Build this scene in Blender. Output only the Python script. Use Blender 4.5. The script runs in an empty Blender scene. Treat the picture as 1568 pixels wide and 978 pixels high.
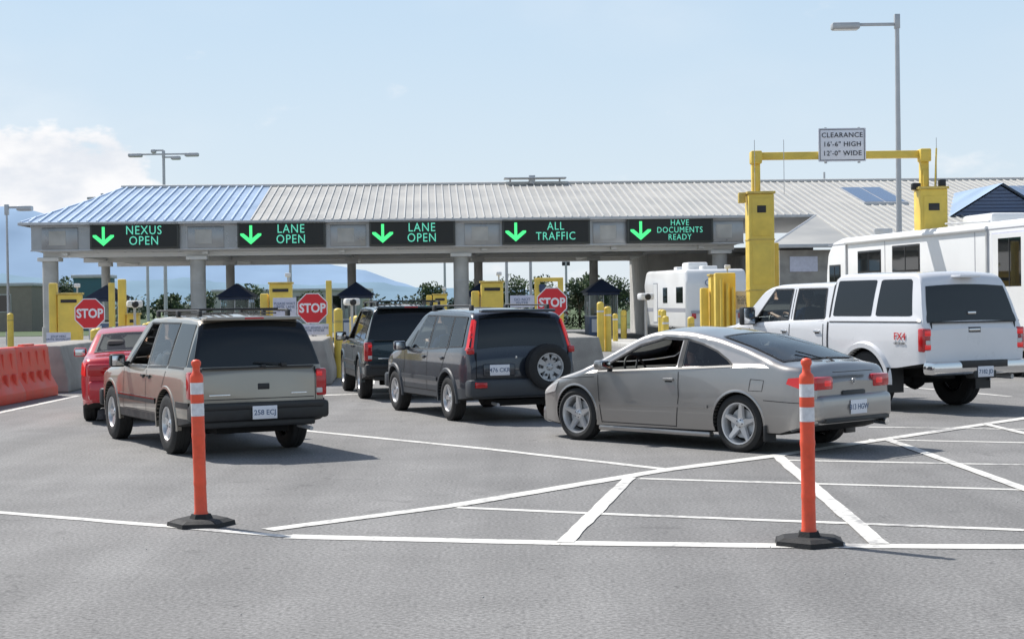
import bpy,bmesh,math,random
from mathutils import Vector,Matrix
random.seed(5)
sc=bpy.context.scene
rad=math.radians
# ------------------------------------------------------------------ materials
def mat(name,col,rough=.5,metal=0,coat=0,emis=None,es=1,var=0,vscale=3,bump=0,bscale=60,spec=None,grime=0):
    m=bpy.data.materials.new(name); m.use_nodes=True
    nt=m.node_tree; N=nt.nodes; b=N['Principled BSDF']
    c=(col[0],col[1],col[2],1)
    b.inputs['Base Color'].default_value=c
    b.inputs['Roughness'].default_value=rough
    b.inputs['Metallic'].default_value=metal
    b.inputs['Coat Weight'].default_value=coat
    b.inputs['Coat Roughness'].default_value=.03
    if spec is not None: b.inputs['Specular IOR Level'].default_value=spec
    if emis:
        b.inputs['Emission Color'].default_value=(*emis,1); b.inputs['Emission Strength'].default_value=es
    tc=N.new('ShaderNodeTexCoord')
    if var:
        n=N.new('ShaderNodeTexNoise'); n.inputs['Scale'].default_value=vscale; n.inputs['Detail'].default_value=6
        nt.links.new(tc.outputs['Object'],n.inputs['Vector'])
        r=N.new('ShaderNodeMapRange'); r.inputs[1].default_value=.3; r.inputs[2].default_value=.7
        r.inputs[3].default_value=1-var; r.inputs[4].default_value=1+var*.6
        nt.links.new(n.outputs['Fac'],r.inputs[0])
        mx=N.new('ShaderNodeVectorMath'); mx.operation='SCALE'; mx.inputs[0].default_value=col
        nt.links.new(r.outputs[0],mx.inputs['Scale']); out=mx.outputs[0]
        if grime:
            sp=N.new('ShaderNodeSeparateXYZ'); nt.links.new(tc.outputs['Object'],sp.inputs[0])
            g=N.new('ShaderNodeMapRange'); g.inputs[1].default_value=.25; g.inputs[2].default_value=.75; g.inputs[3].default_value=grime; g.inputs[4].default_value=0
            nt.links.new(sp.outputs['Z'],g.inputs[0])
            gm=N.new('ShaderNodeMix'); gm.data_type='RGBA'; nt.links.new(g.outputs[0],gm.inputs[0]); nt.links.new(out,gm.inputs[6]); gm.inputs[7].default_value=(.16,.145,.125,1); out=gm.outputs[2]
        nt.links.new(out,b.inputs['Base Color'])
        r2=N.new('ShaderNodeMapRange'); r2.inputs[1].default_value=.3; r2.inputs[2].default_value=.7
        r2.inputs[3].default_value=max(0,rough-.08); r2.inputs[4].default_value=min(1,rough+.12)
        nt.links.new(n.outputs['Fac'],r2.inputs[0]); nt.links.new(r2.outputs[0],b.inputs['Roughness'])
    if bump:
        n2=N.new('ShaderNodeTexNoise'); n2.inputs['Scale'].default_value=bscale; n2.inputs['Detail'].default_value=4
        nt.links.new(tc.outputs['Object'],n2.inputs['Vector'])
        bp=N.new('ShaderNodeBump'); bp.inputs['Strength'].default_value=bump; bp.inputs['Distance'].default_value=.02
        nt.links.new(n2.outputs['Fac'],bp.inputs['Height']); nt.links.new(bp.outputs['Normal'],b.inputs['Normal'])
    return m
YEL=mat('yellow_paint',(.80,.58,.10),.45,var=.14,vscale=3,bump=.1)
YELD=mat('yellow_faded',(.62,.46,.12),.6,var=.2,vscale=6)
CONC=mat('concrete',(.36,.34,.31),.85,var=.25,vscale=2.5,bump=.5,bscale=40)
CONCL=mat('concrete_light',(.5,.49,.46),.85,var=.2,vscale=1.5,bump=.4,bscale=30)
GALV=mat('galvanised_steel',(.50,.51,.52),.45,metal=.4,var=.12,vscale=3)
FASC=mat('fascia_metal',(.36,.37,.38),.30,metal=.55,var=.25,vscale=.9)
SOFF=mat('soffit',(.72,.72,.70),.6,var=.06,vscale=.5)
RBLUE=mat('roof_blue',(.36,.47,.62),.35,metal=.3,var=.1,vscale=.4)
RBEI=mat('roof_beige',(.45,.44,.41),.5,metal=.1,var=.16,vscale=.5)
RIBB=mat('rib_blue',(.60,.70,.84),.4,metal=.2)
RIBE=mat('rib_beige',(.58,.57,.54),.5)
DARK=mat('dark_trim',(.02,.02,.022),.5)
BLK=mat('black_plastic',(.026,.027,.028),.5,var=.25,vscale=8)
RUB=mat('tyre_rubber',(.022,.022,.022),.75,var=.4,vscale=12,bump=.2)
UND=mat('underbody',(.01,.01,.01),.9)
GLS=mat('tinted_glass',(.010,.012,.013),.03,spec=.6)
BLUED=mat('booth_blue',(.03,.05,.11),.45,var=.1)
BLUEM=mat('booth_blue_grey',(.12,.17,.28),.5,var=.1)
WHT=mat('white_paint',(.78,.78,.77),.5,var=.05)
SIGNW=mat('sign_white',(.84,.84,.88),.5)
SIGNL=mat('sign_lavender',(.62,.63,.74),.5,var=.1,vscale=10)
STOPR=mat('stop_red',(.68,.02,.03),.4)
LEDB=mat('led_board',(.012,.014,.013),.55)
LEDF=mat('led_frame',(.05,.055,.05),.5)
LEDG=mat('led_green',(.05,.5,.15),.5,emis=(.08,.95,.28),es=.95)
LEDC=mat('led_cyan',(.1,.4,.3),.5,emis=(.12,.66,.46),es=.75)
TXT=mat('sign_text',(.02,.02,.03),.6)
ORG=mat('delineator_orange',(.88,.10,.04),.42,var=.14,vscale=14)
REFL=mat('reflective_band',(.74,.74,.76),.35,var=.18,vscale=25)
BARR=mat('barrier_red',(.80,.085,.045),.45,var=.15,vscale=3)
CHR=mat('chrome',(.7,.7,.7),.12,metal=1)
ALLOY=mat('alloy_wheel',(.66,.66,.66),.28,metal=.6)
LRED=mat('tail_lamp_red',(.5,.008,.012),.12,coat=.6)
LREDH=mat('tail_lamp_bright',(.75,.02,.02),.15,coat=.5,emis=(.8,.02,.02),es=.25)
LWH=mat('lamp_clear',(.6,.58,.56),.15,coat=.5)
SEAT=mat('seat_fabric',(.13,.12,.11),.85,var=.1); LINER=mat('interior_trim',(.09,.085,.08),.8); SKIN=mat('skin',(.50,.30,.21),.5); HAIR=mat('hair',(.03,.02,.012),.6)
def thru(name,tint):
    m=bpy.data.materials.new(name); m.use_nodes=True; nt=m.node_tree; N=nt.nodes; N.clear(); K=nt.links.new
    o=N.new('ShaderNodeOutputMaterial'); t=N.new('ShaderNodeBsdfTransparent'); t.inputs[0].default_value=(*tint,1)
    g=N.new('ShaderNodeBsdfGlossy'); g.inputs['Roughness'].default_value=.02; g.inputs[0].default_value=(.95,.97,1,1)
    f=N.new('ShaderNodeFresnel'); f.inputs[0].default_value=1.45; mx=N.new('ShaderNodeMixShader')
    K(f.outputs[0],mx.inputs[0]);K(t.outputs[0],mx.inputs[1]);K(g.outputs[0],mx.inputs[2]);K(mx.outputs[0],o.inputs[0]); return m
GT=thru('window_glass',(.78,.84,.82)); GTD=thru('privacy_glass',(.38,.41,.41))
def paint(name,col,metal=.6,rough=.35,var=.04,grime=.25): return mat(name,col,rough,metal=metal,coat=1,var=var,vscale=1.5,grime=grime)
P_BLZ=paint('pewter_paint',(.35,.315,.26),.6,.38)
P_CRV=paint('navy_paint',(.020,.027,.040),.25,.3,grime=0)
P_ACU=paint('warm_silver_paint',(.37,.355,.34),.8,.36,grime=.08)
P_WHT=paint('truck_white',(.80,.80,.81),0,.3,grime=.2)
P_RED=paint('car_red',(.55,.010,.025),.15,.28,grime=0)
P_TEAL=paint('dark_teal_paint',(.016,.036,.044),.25,.3,grime=0)
RVW=mat('rv_white',(.84,.84,.83),.35,coat=.2,var=.05,vscale=.8)
RVG=mat('rv_grey_stripe',(.35,.36,.4),.4)
def asphalt():
    m=bpy.data.materials.new('asphalt'); m.use_nodes=True; nt=m.node_tree; N=nt.nodes; b=N['Principled BSDF']; K=nt.links.new
    tc=N.new('ShaderNodeTexCoord')
    def noise(s,d,w=0,vec=None):
        n=N.new('ShaderNodeTexNoise'); n.inputs['Scale'].default_value=s; n.inputs['Detail'].default_value=d; n.inputs['Distortion'].default_value=w
        K(vec or tc.outputs['Object'],n.inputs['Vector']); return n.outputs['Fac']
    def mr(i,a,b_,c,d):
        r=N.new('ShaderNodeMapRange'); 
        for k,v in zip((1,2,3,4),(a,b_,c,d)): r.inputs[k].default_value=v
        K(i,r.inputs[0]); return r.outputs[0]
    def mul(a,b_):
        n=N.new('ShaderNodeMath'); n.operation='MULTIPLY'; K(a,n.inputs[0]); K(b_,n.inputs[1]); return n.outputs[0]
    big=mr(noise(.16,5,.8),.3,.7,.86,1.10)
    mid=mr(noise(1.1,7,.4),.3,.7,.90,1.09)
    fine=mr(noise(38,5),.3,.7,.60,1.40)
    mp=N.new('ShaderNodeMapping'); mp.inputs['Rotation'].default_value=(0,0,rad(-20)); mp.inputs['Scale'].default_value=(1.0,.045,1); K(tc.outputs['Object'],mp.inputs['Vector'])
    streak=mr(noise(1.5,6,.3,mp.outputs[0]),.35,.68,1.06,.84)
    mp2=N.new('ShaderNodeMapping'); mp2.inputs['Rotation'].default_value=(0,0,rad(70)); mp2.inputs['Scale'].default_value=(1.0,.04,1); K(tc.outputs['Object'],mp2.inputs['Vector'])
    streak2=mr(noise(1.1,6,.3,mp2.outputs[0]),.45,.7,1.02,.90)
    stain=mr(noise(2.2,4,.6),.64,.76,1,.72)
    spot=mr(noise(9,2,.2),.70,.76,1,.62)
    vo=N.new('ShaderNodeTexVoronoi'); vo.feature='DISTANCE_TO_EDGE'; vo.inputs['Scale'].default_value=.11
    wv=N.new('ShaderNodeTexNoise'); wv.inputs['Scale'].default_value=.7; wv.inputs['Detail'].default_value=6; K(tc.outputs['Object'],wv.inputs['Vector'])
    ad=N.new('ShaderNodeVectorMath'); ad.operation='MULTIPLY_ADD'; ad.inputs[1].default_value=(2.5,2.5,0); K(wv.outputs['Color'],ad.inputs[0]); K(tc.outputs['Object'],ad.inputs[2]); K(ad.outputs[0],vo.inputs['Vector'])
    crack=mr(vo.outputs['Distance'],0,.0018,.72,1)
    v=mul(mul(mul(big,mid),mul(fine,streak)),mul(mul(stain,spot),mul(crack,streak2)))
    sc_=N.new('ShaderNodeVectorMath'); sc_.operation='SCALE'; sc_.inputs[0].default_value=(.228,.222,.215); K(v,sc_.inputs['Scale']); K(sc_.outputs[0],b.inputs['Base Color'])
    b.inputs['Roughness'].default_value=.85
    bp=N.new('ShaderNodeBump'); bp.inputs['Strength'].default_value=.7; bp.inputs['Distance'].default_value=.006; K(noise(90,3),bp.inputs['Height']); K(bp.outputs[0],b.inputs['Normal'])
    return m
ASPH=asphalt()
def linepaint():
    m=mat('road_paint',(.78,.76,.72),.7); nt=m.node_tree; N=nt.nodes; K=nt.links.new; b=N['Principled BSDF']
    tc=N.new('ShaderNodeTexCoord'); n=N.new('ShaderNodeTexNoise'); n.inputs['Scale'].default_value=14; n.inputs['Detail'].default_value=8; K(tc.outputs['Object'],n.inputs['Vector'])
    n2=N.new('ShaderNodeTexNoise'); n2.inputs['Scale'].default_value=1.2; n2.inputs['Detail'].default_value=4; K(tc.outputs['Object'],n2.inputs['Vector'])
    s=N.new('ShaderNodeMath'); s.operation='MULTIPLY'; K(n.outputs['Fac'],s.inputs[0]); K(n2.outputs['Fac'],s.inputs[1])
    r=N.new('ShaderNodeValToRGB'); r.color_ramp.elements[0].position=.13; r.color_ramp.elements[0].color=(.36,.35,.34,1); r.color_ramp.elements[1].position=.23; r.color_ramp.elements[1].color=(.74,.72,.67,1)
    K(s.outputs[0],r.inputs[0]); K(r.outputs[0],b.inputs['Base Color']); return m
LINE=linepaint()
# ------------------------------------------------------------------ mesh builder
class MB:
    def __init__(s): s.v=[];s.f=[];s.m=[];s.s=[];s.mats=[]
    def mi(s,m):
        if m not in s.mats: s.mats.append(m)
        return s.mats.index(m)
    def add(s,vs,fs,m,smooth=False,M=None):
        o=len(s.v)
        for p in vs:
            p=Vector(p)
            if M is not None: p=M@p
            s.v.append(p)
        k=s.mi(m)
        for f in fs: s.f.append([i+o for i in f]); s.m.append(k); s.s.append(smooth)
    def addbm(s,bm,m,smooth=False,M=None):
        bm.verts.index_update()
        s.add([v.co.copy() for v in bm.verts],[[v.index for v in f.verts] for f in bm.faces],m,smooth,M); bm.free()
    def box(s,x0,x1,y0,y1,z0,z1,m,bev=0,M=None,seg=2):
        if not bev:
            vs=[(x,y,z) for z in (z0,z1) for y in (y0,y1) for x in (x0,x1)]
            s.add(vs,[(0,2,3,1),(4,5,7,6),(0,1,5,4),(2,6,7,3),(0,4,6,2),(1,3,7,5)],m,False,M); return
        bm=bmesh.new(); bmesh.ops.create_cube(bm,size=1)
        for v in bm.verts: v.co=Vector(((x0+x1)/2+v.co.x*(x1-x0),(y0+y1)/2+v.co.y*(y1-y0),(z0+z1)/2+v.co.z*(z1-z0)))
        bmesh.ops.bevel(bm,geom=bm.edges[:],offset=bev,segments=seg,profile=.5,affect='EDGES')
        s.addbm(bm,m,True,M)
    def cyl(s,p0,p1,r0,m,r1=None,n=14,M=None,caps=True):
        r1=r0 if r1 is None else r1
        p0=Vector(p0);p1=Vector(p1); d=(p1-p0).normalized()
        a=Vector((0,0,1)) if abs(d.z)<.9 else Vector((1,0,0)); u=d.cross(a).normalized(); w=d.cross(u)
        vs=[]
        for p,r in ((p0,r0),(p1,r1)):
            for i in range(n):
                t=2*math.pi*i/n; vs.append(p+u*math.cos(t)*r+w*math.sin(t)*r)
        s.add(vs,[(i,(i+1)%n,n+(i+1)%n,n+i) for i in range(n)],m,True,M)
        if caps: s.add(vs,[tuple(range(n))[::-1],tuple(range(n,2*n))],m,False,M)
    def lathe(s,prof,m,M=None,n=40,smooth=True):
        vs=[]
        for r,y in prof:
            for i in range(n):
                t=2*math.pi*i/n; vs.append((r*math.cos(t),y,r*math.sin(t)))
        fs=[]
        for j in range(len(prof)-1):
            for i in range(n):
                a=j*n+i;b=j*n+(i+1)%n; fs.append((a,b,b+n,a+n))
        s.add(vs,fs,m,smooth,M)
    def ball(s,c,r,m,sc_=(1,1,1),M=None,n=16):
        bm=bmesh.new(); bmesh.ops.create_uvsphere(bm,u_segments=n,v_segments=n//2+2,radius=r)
        for v in bm.verts: v.co=Vector((c[0]+v.co.x*sc_[0],c[1]+v.co.y*sc_[1],c[2]+v.co.z*sc_[2]))
        s.addbm(bm,m,True,M)
    def prism(s,pts,y0,y1,m,bev=0,M=None,seg=3):
        bm=bmesh.new(); n=len(pts)
        a=[bm.verts.new((p[0],y0,p[1])) for p in pts]; b=[bm.verts.new((p[0],y1,p[1])) for p in pts]
        bm.faces.new(a); bm.faces.new(b[::-1])
        for i in range(n): bm.faces.new((a[i],b[i],b[(i+1)%n],a[(i+1)%n]))
        bmesh.ops.recalc_face_normals(bm,faces=bm.faces[:])
        if bev: bmesh.ops.bevel(bm,geom=bm.edges[:],offset=bev,segments=seg,profile=.5,affect='EDGES')
        s.addbm(bm,m,bool(bev),M)
    def obj(s,name,parent=None,loc=(0,0,0),rz=0,sharp=32,flip=True):
        me=bpy.data.meshes.new(name); me.from_pydata([tuple(p) for p in s.v],[],s.f)
        for m in s.mats: me.materials.append(m)
        for p,k,sm_ in zip(me.polygons,s.m,s.s): p.material_index=k; p.use_smooth=sm_
        if flip:
            bm=bmesh.new(); bm.from_mesh(me); bmesh.ops.recalc_face_normals(bm,faces=bm.faces[:])
            for e in bm.edges:
                if len(e.link_faces)==2 and e.calc_face_angle(0)>rad(sharp): e.smooth=False
            bm.to_mesh(me); bm.free()
        o=bpy.data.objects.new(name,me); sc.collection.objects.link(o)
        o.location=loc; o.rotation_euler=(0,0,rz)
        if parent: o.parent=parent
        return o
def empty(name,loc=(0,0,0),rz=0):
    e=bpy.data.objects.new(name,None); e.empty_display_size=.3; sc.collection.objects.link(e); e.location=loc; e.rotation_euler=(0,0,rz); return e
def text(body,size,m,parent,loc,rot,name='lettering',sx=1,spacing=1,align='CENTER',line=1.0,ext=.003,bold=0):
    cu=bpy.data.curves.new('t','FONT'); cu.body=body; cu.size=size; cu.align_x=align; cu.align_y='CENTER'; cu.extrude=ext; cu.space_line=line; cu.space_character=spacing; cu.resolution_u=3; cu.offset=bold
    o=bpy.data.objects.new('t',cu); sc.collection.objects.link(o)
    bpy.context.view_layer.update()
    me=bpy.data.meshes.new_from_object(o.evaluated_get(bpy.context.evaluated_depsgraph_get()))
    bpy.data.objects.remove(o); me.materials.clear(); me.materials.append(m)
    n=bpy.data.objects.new(name,me); sc.collection.objects.link(n); n.parent=parent
    n.location=loc; n.rotation_euler=rot; n.scale=(sx,1,1); return n
FR=(rad(90),0,0)
def skinfig(name,V,E,Rr,m,parent,loc):
    me=bpy.data.meshes.new(name); me.from_pydata(V,E,[]); o=bpy.data.objects.new(name,me); sc.collection.objects.link(o)
    o.modifiers.new('s','SKIN')
    for i,v in enumerate(me.skin_vertices[0].data): v.radius=(Rr[i],Rr[i]); v.use_root=(i==0)
    o.modifiers.new('u','SUBSURF').levels=1
    bpy.context.view_layer.update()
    m2=bpy.data.meshes.new_from_object(o.evaluated_get(bpy.context.evaluated_depsgraph_get())); bpy.data.objects.remove(o)
    m2.materials.clear(); m2.materials.append(m)
    for p in m2.polygons: p.use_smooth=True
    n=bpy.data.objects.new(name,m2); sc.collection.objects.link(n); n.parent=parent; n.location=loc; return n
def driver(parent,x,y,z,shirt,wheelx):
    dx=wheelx-x
    V=[(0,0,.05),(-.06,0,.25),(-.09,0,.42),(-.08,0,.50),(-.09,.17,.45),(.06,.23,.24),(-.09,-.17,.45),(.06,-.23,.24),(.25,.10,.05),(.42,.12,.06),(.25,-.10,.05),(.42,-.12,.06)]
    E=[(0,1),(1,2),(2,3),(2,4),(4,5),(2,6),(6,7),(0,8),(8,9),(0,10),(10,11)]
    skinfig('driver_clothes',V,E,[.14,.135,.14,.06,.065,.05,.065,.05,.085,.065,.085,.065],shirt,parent,(x,y,z))
    for sg in (1,-1):
        hx,hy,hz=dx-.02,sg*.16,.38
        V=[(.05,sg*.23,.24),((.05+hx)/2,sg*.20,.31),(hx-.05,hy,hz),(hx,hy,hz+.01)]
        E=[(0,1),(1,2),(2,3)]; Rr=[.042,.036,.026,.034]
        for k in range(4):
            i=len(V); V+= [(hx+.045,hy+(k-1.5)*.021,hz+.03),(hx+.055-.004*k,hy+(k-1.5)*.022,hz-.005)]; E+=[(3,i),(i,i+1)]; Rr+=[.0095,.008]
        i=len(V); V.append((hx+.02,hy-sg*.045,hz+.035)); E.append((3,i)); Rr.append(.010)
        skinfig('driver_arm',V,E,Rr,SKIN,parent,(x,y,z))
    m=MB(); m.cyl((-.08,0,.48),(-.06,0,.60),.05,SKIN); m.ball((-.045,0,.69),.1,SKIN,(.98,.78,1.2)); m.ball((-.065,0,.715),.103,HAIR,(.96,.83,1.1))
    m.ball((.056,0,.675),.018,SKIN,(1,.8,1.3)); 
    for sg in (1,-1): m.ball((-.04,sg*.08,.68),.025,SKIN,(.7,.4,1.2)); m.ball((.045,sg*.03,.70),.010,DARK)
    m.box(.044,.054,-.022,.022,.628,.636,STOPR)
    m.obj('driver_head',parent,(x,y,z),flip=False)
# ------------------------------------------------------------------ vehicles
def lerpl(P,x):
    if x<=P[0][0]: return P[0][1]
    for a,b in zip(P,P[1:]):
        if x<=b[0]: return a[1]+(b[1]-a[1])*(x-a[0])/(b[0]-a[0])
    return P[-1][1]
def sm(P,x,r): return sum(lerpl(P,x+d*r) for d in (-1,-.67,-.33,0,.33,.67,1))/7
def inpoly(x,y,P):
    c=False; j=len(P)-1
    for i in range(len(P)):
        if (P[i][1]>y)!=(P[j][1]>y) and x<(P[j][0]-P[i][0])*(y-P[i][1])/(P[j][1]-P[i][1])+P[i][0]: c=not c
        j=i
    return c
class Car:
    def __init__(s,L,top,plan,bot,belt,tum=.3,zmid=.65,barrel=.05,r=.09,crown=.04,ledge=.015,tr=.06):
        s.L=L;s.top=top;s.plan=plan;s.bot=bot;s.belt=belt;s.tum=tum;s.zmid=zmid;s.barrel=barrel;s.r=r;s.crown=crown;s.ledge=ledge;s.tr=tr
        s.mb=MB(); s.sh=[]; s.th=[]
    def W(s,x,z):
        wl=sm(s.plan,x,.04); b=lerpl(s.belt,x); zc=min(z,b); t=(zc-s.zmid)/.5
        w=wl*(1-s.barrel*t*t)
        if z>b:
            h=z-b; w-=s.ledge*min(1,h/.03)+s.tum*h+.10*h*h
        return w
    def zt(s,x): return sm(s.top,x,s.tr)
    def ztr(s,x): return s.zt(x)-s.crown-s.r
    def full(s,x,z):
        zr=s.ztr(x)
        if z<=zr: return s.W(x,z)
        q=min(1,(z-zr)/s.r); return s.W(x,zr)-s.r+s.r*math.sqrt(max(0,1-q*q))
    def Wc(s,x): return s.W(x,s.ztr(x))-s.r
    def tz(s,x,y): return s.zt(x)-s.crown*(y/s.Wc(x))**2
    def setup(s,wheels,Ra,paintm,regions=()): s.args=(wheels,Ra,paintm,regions)
    def body(s):
        wheels,Ra,paintm,regions=s.args
        h=s.L/2; n=int(s.L/.045)
        xs=[-h+s.L*i/n for i in range(n+1)]+[-h+.008,-h+.02,h-.008,h-.02]
        xs=sorted(set(xs))
        bm=bmesh.new(); rings=[]
        for x in xs:
            zb=lerpl(s.bot,x); zr=s.ztr(x); zz=max(zb+.03,min(lerpl(s.belt,x),zr)); zr=max(zr,zz)
            P=[(0,zb),(s.W(x,zb)*.6,zb),(s.W(x,zb)-.03,zb)]
            for i in range(10):
                z=zb+.02+(zz-zb-.02)*i/9; P.append((s.W(x,z),z))
            for i in range(1,9):
                z=zz+(zr-zz)*i/8; P.append((s.W(x,z),z))
            wc=s.W(x,zr)-s.r
            for k in range(1,5):
                a=k/4*math.pi/2; P.append((wc+s.r*math.cos(a),zr+s.r*math.sin(a)))
            for j in range(1,7):
                y=wc*(1-j/6); P.append((y,zr+s.r+s.crown*(1-(y/wc)**2)))
            full=[(y,z) for y,z in P]+[(-y,z) for y,z in P[-2:0:-1]]
            rings.append([bm.verts.new((x,y,z)) for y,z in full])
        m=len(rings[0])
        for a,b in zip(rings,rings[1:]):
            for i in range(m): bm.faces.new((a[i],a[(i+1)%m],b[(i+1)%m],b[i]))
        bm.faces.new(rings[0]); bm.faces.new(rings[-1][::-1])
        bmesh.ops.remove_doubles(bm,verts=bm.verts[:],dist=.0008)
        bmesh.ops.recalc_face_normals(bm,faces=bm.faces[:])
        me=bpy.data.meshes.new('b'); bm.to_mesh(me); bm.free()
        o=bpy.data.objects.new('b',me); sc.collection.objects.link(o)
        c=MB()
        for wx,wz in wheels:
            for sg in (1,-1): c.cyl((wx,sg*(max(p[1] for p in s.plan)-.34),wz),(wx,sg*1.6,wz),Ra,UND,n=48)
        co=c.obj('c'); 
        md=o.modifiers.new('x','BOOLEAN'); md.operation='DIFFERENCE'; md.solver='EXACT'; md.object=co
        bm=bmesh.new()
        bpy.context.view_layer.update()
        me2=bpy.data.meshes.new_from_object(o.evaluated_get(bpy.context.evaluated_depsgraph_get()))
        bpy.data.objects.remove(o); bpy.data.objects.remove(co)
        bm.from_mesh(me2)
        for X0,X1,Z0,Z1,_ in regions:
            for p,nn in (((X0,0,0),(1,0,0)),((X1,0,0),(1,0,0)),((0,0,Z0),(0,0,1)),((0,0,Z1),(0,0,1))):
                bmesh.ops.bisect_plane(bm,geom=bm.verts[:]+bm.edges[:]+bm.faces[:],dist=.0005,plane_co=p,plane_no=nn)
        def cut(P,mode):
            ax=2 if mode=='s' else 1
            cx=sum(p[0] for p in P)/len(P); cy=sum(p[1] for p in P)/len(P)
            P=[(cx+(p[0]-cx)*.975,cy+(p[1]-cy)*.965) for p in P]
            x0=min(p[0] for p in P)-.06;x1=max(p[0] for p in P)+.06;a0=min(p[1] for p in P)-.06;a1=max(p[1] for p in P)+.06
            def near(f):
                q=f.calc_center_median()
                if not(x0<q.x<x1 and a0<q[ax]<a1): return False
                return (abs(f.normal.y)>.5 and q.z>.75) if mode=='s' else (f.normal.z>.2 and q.z>.75)
            for i in range(len(P)):
                a,b=P[i],P[(i+1)%len(P)]
                d=(b[0]-a[0],b[1]-a[1])
                if math.hypot(*d)<1e-5: continue
                if mode=='s': co_=(a[0],0,a[1]); no=(-d[1],0,d[0])
                else: co_=(a[0],a[1],0); no=(-d[1],d[0],0)
                fs=[f for f in bm.faces if near(f)]
                es=set(e for f in fs for e in f.edges); vs=set(v for f in fs for v in f.verts)
                bmesh.ops.bisect_plane(bm,geom=list(vs)+list(es)+fs,dist=.0003,plane_co=co_,plane_no=Vector(no).normalized())
            bm.normal_update()
            kill=[f for f in bm.faces if near(f) and inpoly(f.calc_center_median().x,f.calc_center_median()[ax],P)]
            bmesh.ops.delete(bm,geom=kill,context='FACES')
        bm.normal_update()
        for P in s.sh: cut(P,'s')
        for P in s.th: cut(P,'t')
        mats=[paintm,UND]+[r_[4] for r_ in regions]
        for f in bm.faces:
            ce=f.calc_center_median(); k=0
            for i,(X0,X1,Z0,Z1,_) in enumerate(regions):
                if X0<ce.x<X1 and Z0<ce.z<Z1: k=2+i
            if any(math.hypot(ce.x-wx,ce.z-wz)<Ra*1.0005 and all(math.hypot(v.co.x-wx,v.co.z-wz)<Ra*1.003 for v in f.verts) for wx,wz in wheels): k=1
            if f.normal.z<-.8: k=1
            f.material_index=k; f.smooth=True
        for e in bm.edges:
            if len(e.link_faces)==2 and e.calc_face_angle(0)>rad(30): e.smooth=False
        me3=bpy.data.meshes.new('body'); bm.to_mesh(me3)
        for q in mats: me3.materials.append(q)
        s.bodyme=me3
        if s.sh:
            zl=lerpl(s.belt,0)-.12
            bmesh.ops.delete(bm,geom=[f for f in bm.faces if f.calc_center_median().z<zl or f.material_index==1],context='FACES')
            bm.normal_update()
            nr=[(v,v.co-v.normal*.018) for v in bm.verts]
            for v,p in nr: v.co=p
            for f in bm.faces: f.material_index=0
            me4=bpy.data.meshes.new('liner'); bm.to_mesh(me4); me4.materials.append(LINER); s.liner=me4
        else: s.liner=None
        bm.free()
    def side(s,low,high,m,off=.005,nu=16,nv=8,sides=(1,-1)):
        def pp(P,t):
            k=t*(len(P)-1); i=min(int(k),len(P)-2); f=k-i
            return P[i][0]+(P[i+1][0]-P[i][0])*f,P[i][1]+(P[i+1][1]-P[i][1])*f
        if m in (GT,GTD): s.sh.append(list(low)+list(high)[::-1])
        for sg in sides:
            vs=[];
            for j in range(nv+1):
                for i in range(nu+1):
                    a=pp(low,i/nu); b=pp(high,i/nu); q=j/nv
                    x=a[0]+(b[0]-a[0])*q; z=a[1]+(b[1]-a[1])*q
                    vs.append((x,sg*(s.full(x,z)+off),z))
            fs=[]
            for j in range(nv):
                for i in range(nu):
                    k=j*(nu+1)+i; fs.append((k,k+1,k+nu+2,k+nu+1))
            s.mb.add(vs,fs,m,True)
    def ribbon(s,path,w,m,off=.006,sides=(1,-1),thick=0):
        Q=[]
        for a,b in zip(path,path[1:]):
            n=max(1,int(math.hypot(b[0]-a[0],b[1]-a[1])/.05))
            for i in range(n): Q.append((a[0]+(b[0]-a[0])*i/n,a[1]+(b[1]-a[1])*i/n))
        Q.append(path[-1])
        for sg in sides:
            vs=[]
            for i,(x,z) in enumerate(Q):
                a=Q[max(0,i-1)]; b=Q[min(len(Q)-1,i+1)]; dx,dz=b[0]-a[0],b[1]-a[1]; l=math.hypot(dx,dz) or 1
                nx,nz=-dz/l*w/2,dx/l*w/2
                for e in (1,-1):
                    X,Z=x+e*nx,z+e*nz; vs.append((X,sg*(s.full(X,Z)+off),Z))
            fs=[(2*i,2*i+1,2*i+3,2*i+2) for i in range(len(Q)-1)]
            s.mb.add(vs,fs,m,True)
            if thick:
                vs2=[(v[0],v[1]-sg*thick,v[2]) for v in vs]; n=len(vs)
                s.mb.add(vs+vs2,[(2*i,2*i+2,n+2*i+2,n+2*i) for i in range(len(Q)-1)]+[(2*i+1,2*i+3,n+2*i+3,n+2*i+1) for i in range(len(Q)-1)],m,False)
    def topp(s,x0,x1,m,k0=.97,k1=.97,off=.006,nx=20,ny=14,c0=0,c1=0):
        def base(t,u):
            x=x0+(x1-x0)*t; y=u*s.Wc(x+(c0*(1-t)+c1*t)*u*u)*(k0+(k1-k0)*t)
            return x+(c0*(1-t)+c1*t)*u*u,y
        if m in (GT,GTD):
            P=[base(0,-1+i/4) for i in range(9)]+[base(i/5,1) for i in range(1,5)]+[base(1,1-i/4) for i in range(9)]+[base(1-i/5,-1) for i in range(1,5)]
            s.th.append(P)
        vs=[]
        for i in range(nx+1):
            t=i/nx
            for j in range(ny+1):
                x,y=base(t,j/ny*2-1)
                e=.01; sl=(s.zt(x+e)-s.zt(x-e))/(2*e); l=math.hypot(1,sl)
                vs.append((x-sl/l*off,y,s.tz(x,y)+off/l))
        fs=[(i*(ny+1)+j,i*(ny+1)+j+1,(i+1)*(ny+1)+j+1,(i+1)*(ny+1)+j) for i in range(nx) for j in range(ny)]
        s.mb.add(vs,fs,m,True)
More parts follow.
